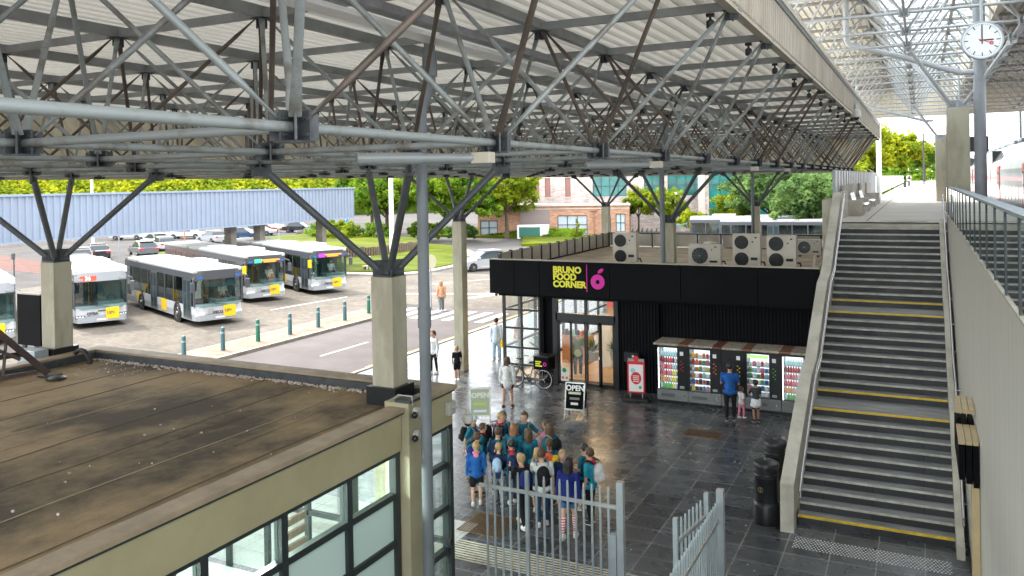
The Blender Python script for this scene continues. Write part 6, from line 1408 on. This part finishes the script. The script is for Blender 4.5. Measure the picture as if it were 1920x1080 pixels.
person('woman with long fair hair and peach jacket on the zebra crossing', -24.0, 39.2, deg(40), 1.68, 'peach', ('wide', 'grey'), 'black', ('long', 'blond'), ('down', 'down'), .4, 0, sleeve='long', bag=None)
person('person in pale blue with a black shoulder bag on the zebra crossing', -24.5, 38.3, deg(40), 1.72, 'cyanwhite', ('trousers', 'lightblue'), 'shoewhite', ('short', 'ginger'), ('down', 'down'), .4, 0, sleeve='long', bag=('black', .9))
person('seated person in a pale patterned shirt, left on the park bench', -40.45, 54.95, deg(205), 1.7, 'cyanwhite', ('trousers', 'beige'), 'shoewhite', ('grey', 'grey') if False else ('short', 'grey'), ('front', 'front'), 0, 0, sit=True)
person('seated person in white, right on the park bench by the pillar strut', -39.85, 56.2, deg(205), 1.65, 'white', ('trousers', 'denim'), 'black', ('short', 'grey'), ('front', 'front'), 0, 0, sit=True)
person('traveller with backpack and suitcase walking far along the platform', -1.2, 112, deg(10), 1.75, 'white', ('trousers', 'charcoal'), 'black', ('short', 'brown'), ('down', 'down'), .5, 0, z=ZP, bag=('charcoal', 1.1),
       extra=lambda t, k, AJ, LJ, Mh, hr: MB().bbox(-.62, -.32, -.1, .12, .05, .62, .04).build('suitcase', CL['charcoal'], t))
person('man in a green top and black trousers standing inside the kiosk door', -11.15, 27.55, deg(20), 1.70, 'green', ('trousers', 'black'), 'shoewhite', ('short', 'dark'), ('front', 'front'), .15, 0, sleeve='long', z=.03)
person('shopper in grey shorts leaning on the table inside the kiosk', -9.45, 28.2, deg(-60), 1.68, 'grey', ('shorts', 'charcoal'), 'black', ('long', 'brown'), ('front', 'down'), .1, 0, z=.03, tilt=.15)
# drivers
bpy.context.view_layer.update()
for lab, who in (('foremost bus', 'driver in a white shirt at the wheel of the foremost bus'), ('green route', 'driver in a white shirt at the wheel of the bus with the green number'), ('purple route', 'driver in a white shirt at the wheel of the bus with the purple number')):
    b = [o for o in bpy.data.objects if lab in o.get('label', '') and o.get('category') == 'bus'][0]
    p = b.matrix_world @ Vector((-1.05, .55, 1.28-.38)); person(who, p.x, p.y, b.rotation_euler.z-pi/2, 1.7, 'white', ('trousers', 'navy'), 'black', ('short', 'brown'), ('fwd', 'fwd'), 0, 1, z=p.z, sit=True, sleeve='short', bodyonly=True)
# ================================================================ trees
def crown_mesh(seed, blobs, n, size, up=.5):
    r = random.Random(seed); q = MB(); vs = []; fs = []
    tot = sum(b[3]*b[4]*b[5] for b in blobs)**1
    for (cx, cy, cz, rx, ry, rz) in blobs:
        k = int(n*(rx*ry*rz)/tot)
        # clumps
        nc = max(6, k//55)
        for c in range(nc):
            th = r.uniform(0, 2*pi); ph = math.acos(r.uniform(-.75, 1)); rad = r.uniform(.55, 1.02)
            px = cx+rx*rad*sin(ph)*cos(th); py = cy+ry*rad*sin(ph)*sin(th); pz = cz+rz*rad*cos(ph); cr = r.uniform(.16, .34)*min(rx, rz)
            for l in range(k//nc):
                d = Vector((r.gauss(0, 1), r.gauss(0, 1), r.gauss(0, .8))).normalized()*cr*r.uniform(.5, 1.05)
                p = Vector((px, py, pz))+d; s = size*r.uniform(.6, 1.3)
                a = Vector((r.gauss(0, 1), r.gauss(0, 1), r.gauss(0, .7))).normalized(); b = a.cross(Vector((r.gauss(0, 1), r.gauss(0, 1), r.gauss(0, 1)))).normalized()
                o = len(vs); vs += [p-a*s, p-b*s*.55, p+a*s, p+b*s*.55]; fs.append((o, o+1, o+2, o+3))
    me = bpy.data.meshes.new('crown'); me.from_pydata([tuple(v) for v in vs], [], fs); return me
m_bark = mat('tree_bark', (.10, .075, .05), .9, 0, .3, 5)
lf = [leafmat('leaves_yellow_green', (.11, .18, .010), (.30, .34, .018), .35), leafmat('leaves_mid_green', (.055, .13, .010), (.19, .29, .02), .4), leafmat('leaves_grey_green', (.06, .12, .035), (.17, .27, .08), .4), leafmat('leaves_bright', (.15, .22, .012), (.38, .40, .02), .3)]
def tree(name, label, cat, x, y, h, wd, m, seed, n=5000, size=.22, trunk=.28, blobs=None, group=None, z=0):
    t = thing(name, label, cat, (x, y, z), seed*.7, group)
    r = random.Random(seed); tr_ = MB(); th = h*.38
    tr_.tube((0, 0, -.3), (.1, 0, th), trunk, trunk*.7, 10)
    for k in range(6):
        a = k*1.05+r.random(); tr_.tube((.1, 0, th*r.uniform(.75, 1)), (wd*.36*cos(a), wd*.36*sin(a), h*r.uniform(.55, .8)), trunk*.45, trunk*.12, 7)
    tr_.tube((.1, 0, th), (0, .1, h*.88), trunk*.6, trunk*.12, 8); tr_.build('trunk', m_bark, t)
    if not blobs:
        blobs = [(0, 0, h*.62, wd*.40, wd*.40, h*.30)]
        for k in range(7):
            a = k*.9+r.random()*.5; rr = wd*r.uniform(.2, .34); blobs.append((rr*cos(a), rr*sin(a), h*r.uniform(.42, .78), wd*r.uniform(.16, .26), wd*r.uniform(.16, .26), h*r.uniform(.13, .2)))
    me = crown_mesh(seed, blobs, n, size); me.materials.append(lf[m]); o = bpy.data.objects.new('crown', me); S.collection.objects.link(o); o.parent = t
    return t
G = 'trees around the station square'
tree('broadleaf_tree', 'large bright green tree directly behind the downpipe and slender pillar', 'tree', -49.5, 84.5, 9.8, 10.5, 1, 11, 16000, .24, group=G)
tree('broadleaf_tree', 'bright green tree left of the white lamp mast', 'tree', -60.5, 86, 9.8, 11, 1, 12, 14000, .24, group=G)
tree('broadleaf_tree', 'green tree whose crown touches the pink office wall', 'tree', -46.5, 92, 9.6, 9, 0, 13, 12000, .24, group=G)
tree('broadleaf_tree', 'darker tree at the right end of the blue canopy', 'tree', -70, 96, 11, 13, 1, 14, 12000, .3, group=G)
tree('broadleaf_tree', 'large grey green tree left of the stair head wall', 'tree', -15.2, 97, 9.2, 13, 2, 15, 20000, .26, group=G)
tree('broadleaf_tree', 'yellow green tree behind the grey green one by the stairs', 'tree', -12.0, 115, 11.5, 14, 0, 16, 13000, .3, group=G)
tree('broadleaf_tree', 'second grey green tree reaching under the canopy tip', 'tree', -10.0, 88, 8.2, 10, 2, 26, 13000, .25, group=G)
tree('small_street_tree', 'slim yellow green tree left of the office windows', 'tree', -33.2, 104, 6.6, 5.2, 0, 17, 5000, .2, .14, group=G)
tree('small_street_tree', 'second yellow green tree before the tall office windows', 'tree', -29.2, 103, 6.4, 6.5, 0, 18, 6000, .2, .14, group=G)
tree('small_street_tree', 'young bright tree just left of the bus behind the kiosk', 'tree', -22.8, 92, 4.0, 4.2, 3, 19, 3500, .17, .1, group=G)
tree('small_street_tree', 'low yellow green tree above the buses before the right windows', 'tree', -19.5, 98, 6.0, 7.0, 0, 20, 6000, .2, .14, group=G)
tree('small_conifer', 'small narrow bright green conifer by the low brick wing', 'tree', -37.5, 93, 2.7, 1.2, 3, 21, 1500, .1, .06, blobs=[(0, 0, .8, .5, .5, .7), (0, 0, 1.6, .35, .35, .7), (0, 0, 2.3, .2, .2, .4)])
tree('broadleaf_tree', 'big round yellow green tree beyond the platform end', 'tree', -7.5, 170, 14.5, 18, 3, 22, 22000, .42, .4, group='trees beyond the railway', z=3)
tree('broadleaf_tree', 'bushy yellow green tree left of the round one beyond the platform', 'tree', -17, 160, 11.5, 15, 0, 23, 16000, .42, .4, group='trees beyond the railway', z=2)
tree('broadleaf_tree', 'smaller green tree between platform end and masts', 'tree', 1.0, 215, 11, 12, 1, 24, 9000, .42, .4, group='trees beyond the railway', z=5)
tree('broadleaf_tree', 'green tree rising behind the train roof', 'tree', 22, 150, 19, 16, 1, 25, 12000, .42, .4, group='trees beyond the railway', z=4)
tree('broadleaf_tree', 'second tree rising behind the train roof at the right edge', 'tree', 24, 125, 19, 14, 0, 27, 12000, .42, .4, group='trees beyond the railway', z=4)
for k, (x, y, h, wd, m) in enumerate(((-57, 79.5, 2.6, 4.5, 1), (-61, 77.5, 3.0, 5, 0), (-54.5, 86, 2.4, 5, 1), (-65, 80, 3.2, 5.5, 1), (-50.5, 88, 2.0, 4, 2))):
    tree('shrub', ['dark leafy shrub behind the lawn left of the mast', 'pale leafy shrub at the left of the lawn', 'rounded shrub under the big tree', 'leafy shrub beside the car park corner', 'grey green shrub under the big tree at the right'][k], 'shrub', x, y, h, wd, m, 40+k, 3500, .16, .08, blobs=[(0, 0, h*.5, wd*.5, wd*.5, h*.5), (wd*.25, 0, h*.6, wd*.3, wd*.3, h*.4)], group='shrubs around the lawn')
# far woodland band and hedges (uncountable)
def foliage_band(name, pts, z0, z1, dep, n, size, m, seed):
    r = random.Random(seed); vs = []; fs = []; P = [Vector((*p, 0)) for p in pts]; L = [(b-a).length for a, b in zip(P, P[1:])]; T = sum(L)
    for k in range(n):
        d = r.uniform(0, T); i = 0
        while d > L[i]: d -= L[i]; i += 1
        p = P[i].lerp(P[i+1], d/L[i]); nn = Vector((-(P[i+1]-P[i]).y, (P[i+1]-P[i]).x, 0)).normalized() if seed != 51 else Vector((-.75, .66, 0))
        u = r.random(); topz = z1*(.93+.07*sin(p.x*.21+p.y*.13)*sin(p.y*.31)); z = z0+(topz-z0)*u
        p = p+nn*(u*dep+r.gauss(0, dep*.06)); p.z = z
        s = size*r.uniform(.6, 1.4); a = Vector((r.gauss(0, 1), r.gauss(0, 1), r.gauss(0, .7))).normalized(); b = a.cross(Vector((r.gauss(0, 1), r.gauss(0, 1), r.gauss(0, 1)))).normalized()
        o = len(vs); vs += [p-a*s, p-b*s*.6, p+a*s, p+b*s*.6]; fs.append((o, o+1, o+2, o+3))
    me = bpy.data.meshes.new(name); me.from_pydata([tuple(v) for v in vs], [], fs); me.materials.append(lf[m]); o = bpy.data.objects.new(name, me); S.collection.objects.link(o); tag(o, kind='stuff'); return o
foliage_band('woodland', [(-190, 40), (-160, 110), (-110, 170), (-60, 200)], 4.5, 17, 16, 130000, .48, 3, 51)
struct('wooded_slope', MB().prism([(-190, 38), (-162, 112), (-112, 174), (-60, 205), (-60, 260), (-260, 260), (-260, 38)], -1, 6), lf[1])
foliage_band('woodland', [(-60, 200), (-20, 230), (40, 240), (90, 200)], 0, 12, 15, 22000, .8, 1, 52)
foliage_band('hedge', [(-58, 94), (-45, 93.5), (-37, 92)], .2, 1.3, 2.2, 9000, .14, 1, 53)
foliage_band('ground_cover', [(-30, 91), (-9, 88)], .1, .6, 2, 3000, .14, 0, 54)
# ================================================================ office buildings
def brickmat(name, c1, c2, mortar):
    m = tilemat(name, c1, mortar, .5, .17, .02, .85, .25, .5, nscale=.25); t = m.node_tree
    mp = [n for n in t.nodes if n.type == 'MAPPING'][0]; mp.inputs['Rotation'].default_value = (pi/2, 0, 0); return m
m_pb = brickmat('pink_brick', (.50, .42, .38), None, (.5, .45, .41)); m_ob = brickmat('orange_brick', (.44, .22, .14), None, (.44, .3, .22)); m_tw = mat('teal_office_glass', (.02, .22, .20), .06, 0, 0, .25, col2=(.01, .07, .06)); m_cs = mat('pale_stone_trim', (.55, .47, .42), .7, 0, .1, 1)
def facade(name, label, x0, y0, ang, Lx, D, H, brick, wins, z=0, cornice=True):
    """local x along facade, front at y=0"""
    t = thing(name, label, 'building', (x0, y0, z), ang)
    MB().box(0, Lx, .25, D, 0, H).build('wall', brick, t)
    # front skin pieces around windows: piers
    q = MB(); xs_ = sorted(set([0, Lx]+[w_[0] for w_ in wins]+[w_[1] for w_ in wins]))
    for a, b in zip(xs_, xs_[1:]):
        inn = [w_ for w_ in wins if w_[0] <= a+1e-6 and w_[1] >= b-1e-6]; zz = 0
        for w_ in sorted(inn, key=lambda w_: w_[2]): q.box(a, b, 0, .25, zz, w_[2]); zz = w_[3]
        q.box(a, b, 0, .25, zz, H)
    q.build('front_wall', brick, t)
    for w_ in wins:
        a, b, c, d = w_[:4]; nx, nz = w_[4], w_[5]; f = MB(); f.box(a, a+.08, .08, .2, c, d).box(b-.08, b, .08, .2, c, d).box(a, b, .08, .2, c, c+.08).box(a, b, .08, .2, d-.08, d)
        for i in range(1, nx): xx = a+(b-a)*i/nx; f.box(xx-.04, xx+.04, .09, .19, c+.08, d-.08)
        for i in range(1, nz): zz = c+(d-c)*i/nz; f.box(a+.08, b-.08, .1, .18, zz-.04, zz+.04)
        o = f.build('window', w_[6], t); MB().box(a+.05, b-.05, .17, .18, c+.05, d-.05).build('pane', w_[7], o)
        MB().box(a-.1, b+.1, -.06, .1, c-.12, c-.02).build('sill', m_cs, o)
    if cornice: MB().box(-.15, Lx+.15, -.2, .3, H-.05, H+.18).box(-.05, Lx+.05, -.08, .25, H-.45, H-.35).build('cornice', m_cs, t)
    return t
m_slit = mat('dull_rose_shutter', (.26, .13, .11), .5); m_bw2 = mat('pale_blind_window', (.42, .48, .53), .2, 0, .1, 1); m_dkf = mat('dark_window_frame', (.03, .05, .055), .4)
low = facade('low_brick_wing', 'low orange brick wing with blind filled windows in front of the pink offices', -51.5, 93.5, .30, 19.5, 7, 4.0, m_ob, [(-0+.3, 2.6, .3, 2.2, 2, 2, m_dkf, m_bw2), (6.0, 8.2, 1.9, 2.9, 2, 1, m_dkf, m_bw2), (10.4, 14.2, .35, 2.75, 3, 2, m_dkf, m_bw2), (16.0, 17.2, .6, 2.7, 2, 2, m_dkf, m_bw2), (17.8, 19.0, .6, 2.9, 2, 2, m_dkf, m_bw2)])
MB().box(5.6, 9.4, -.12, .0, 1.35, 3.55).build('grey_panel_box', mat('mauve_grey_panel', (.24, .19, .18), .6), low); MB().tube((15.1, -.1, 0), (15.1, -.1, 3.4), .06).box(14.7, 15.5, -.2, 0, 3.3, 3.5).build('rain_pipe', mat('rust_pipe', (.35, .14, .09), .5), low)
MB().box(-.02, 19.5, .3, 6.9, 4.0, 4.12).build('roof', mat('roof_grey', (.3, .28, .26), .8), low)
t = thing('utility_cabinet', 'white and dark green utility container before the orange brick wing', 'container', (-45.3, 92.4, 0), .30)
MB().bbox(0, 3.9, 0, 1.6, 0, 1.7, .03).build('casing', m_white, t); MB().box(.25, 2.9, -.03, .0, .15, 1.45).build('green_door', mat('dark_green_door', (.02, .12, .09), .5), t)
W_ = []
for a in (4.6, 6.2, 8.1, 9.7, 12.6): W_.append((a, a+.8, 4.9, 7.6, 1, 1, m_slit, m_slit))
tg = lambda a, b, c, d, nx, nz: (a, b, c, d, nx, nz, m_dkf, m_tw)
W_ += [tg(16.5, 21.2, 4.9, 7.8, 4, 2), tg(23.6, 25.8, 4.9, 7.8, 2, 2), tg(26.8, 32.8, 4.9, 7.8, 5, 2)]
facade('pink_office_building', 'large pale pink brick office building with slit windows and teal glazing', -57, 104, .22, 34, 20, 12.5, m_pb, W_)
W2 = [tg(1.2, 8.6, .8, 8.2, 5, 4), tg(10.4, 13.8, .8, 8.2, 2, 3), ]
o2 = facade('office_entrance_block', 'pink stone office block with tall teal window bays behind the buses', -26.4, 109.5, .22, 16.2, 20, 12.5, m_pb, W2)
q = MB()
for a in (-.2, 9.0, 14.4): q.box(a, a+.9, -.35, 0, 0, 12)
q.build('stone_pier', m_cs, o2)
t = thing('bicycle_rack', 'row of dark parked bicycles and racks under the small trees', 'bicycle rack', (-33.5, 101, 0), world=True)
q = MB()
for k in range(9): q.torus((-35+k*.6, 101+k*.13, .4), .33, .03, 'x', 14, 4); q.tube((-35+k*.6, 100.7+k*.13, .4), (-35+k*.6, 101.3+k*.13, .9), .04, n=5)
q.build('rack', m_black, t)
t = thing('glass_shelter', 'curved glass shelter left of the bus behind the kiosk', 'shelter', (-21.5, 80, 0), world=True)
q = MB()
for y in (79, 81): q.path([(-22.5, y, 0), (-22.4, y, 1.8), (-21.8, y, 2.5), (-20.8, y, 2.7)], .05, 6)
q.build('frame', mat('teal_frame', (.02, .2, .2), .4), t); MB().box(-22.45, -22.42, 79, 81, .3, 1.9).build('pane', m_gclr, t)
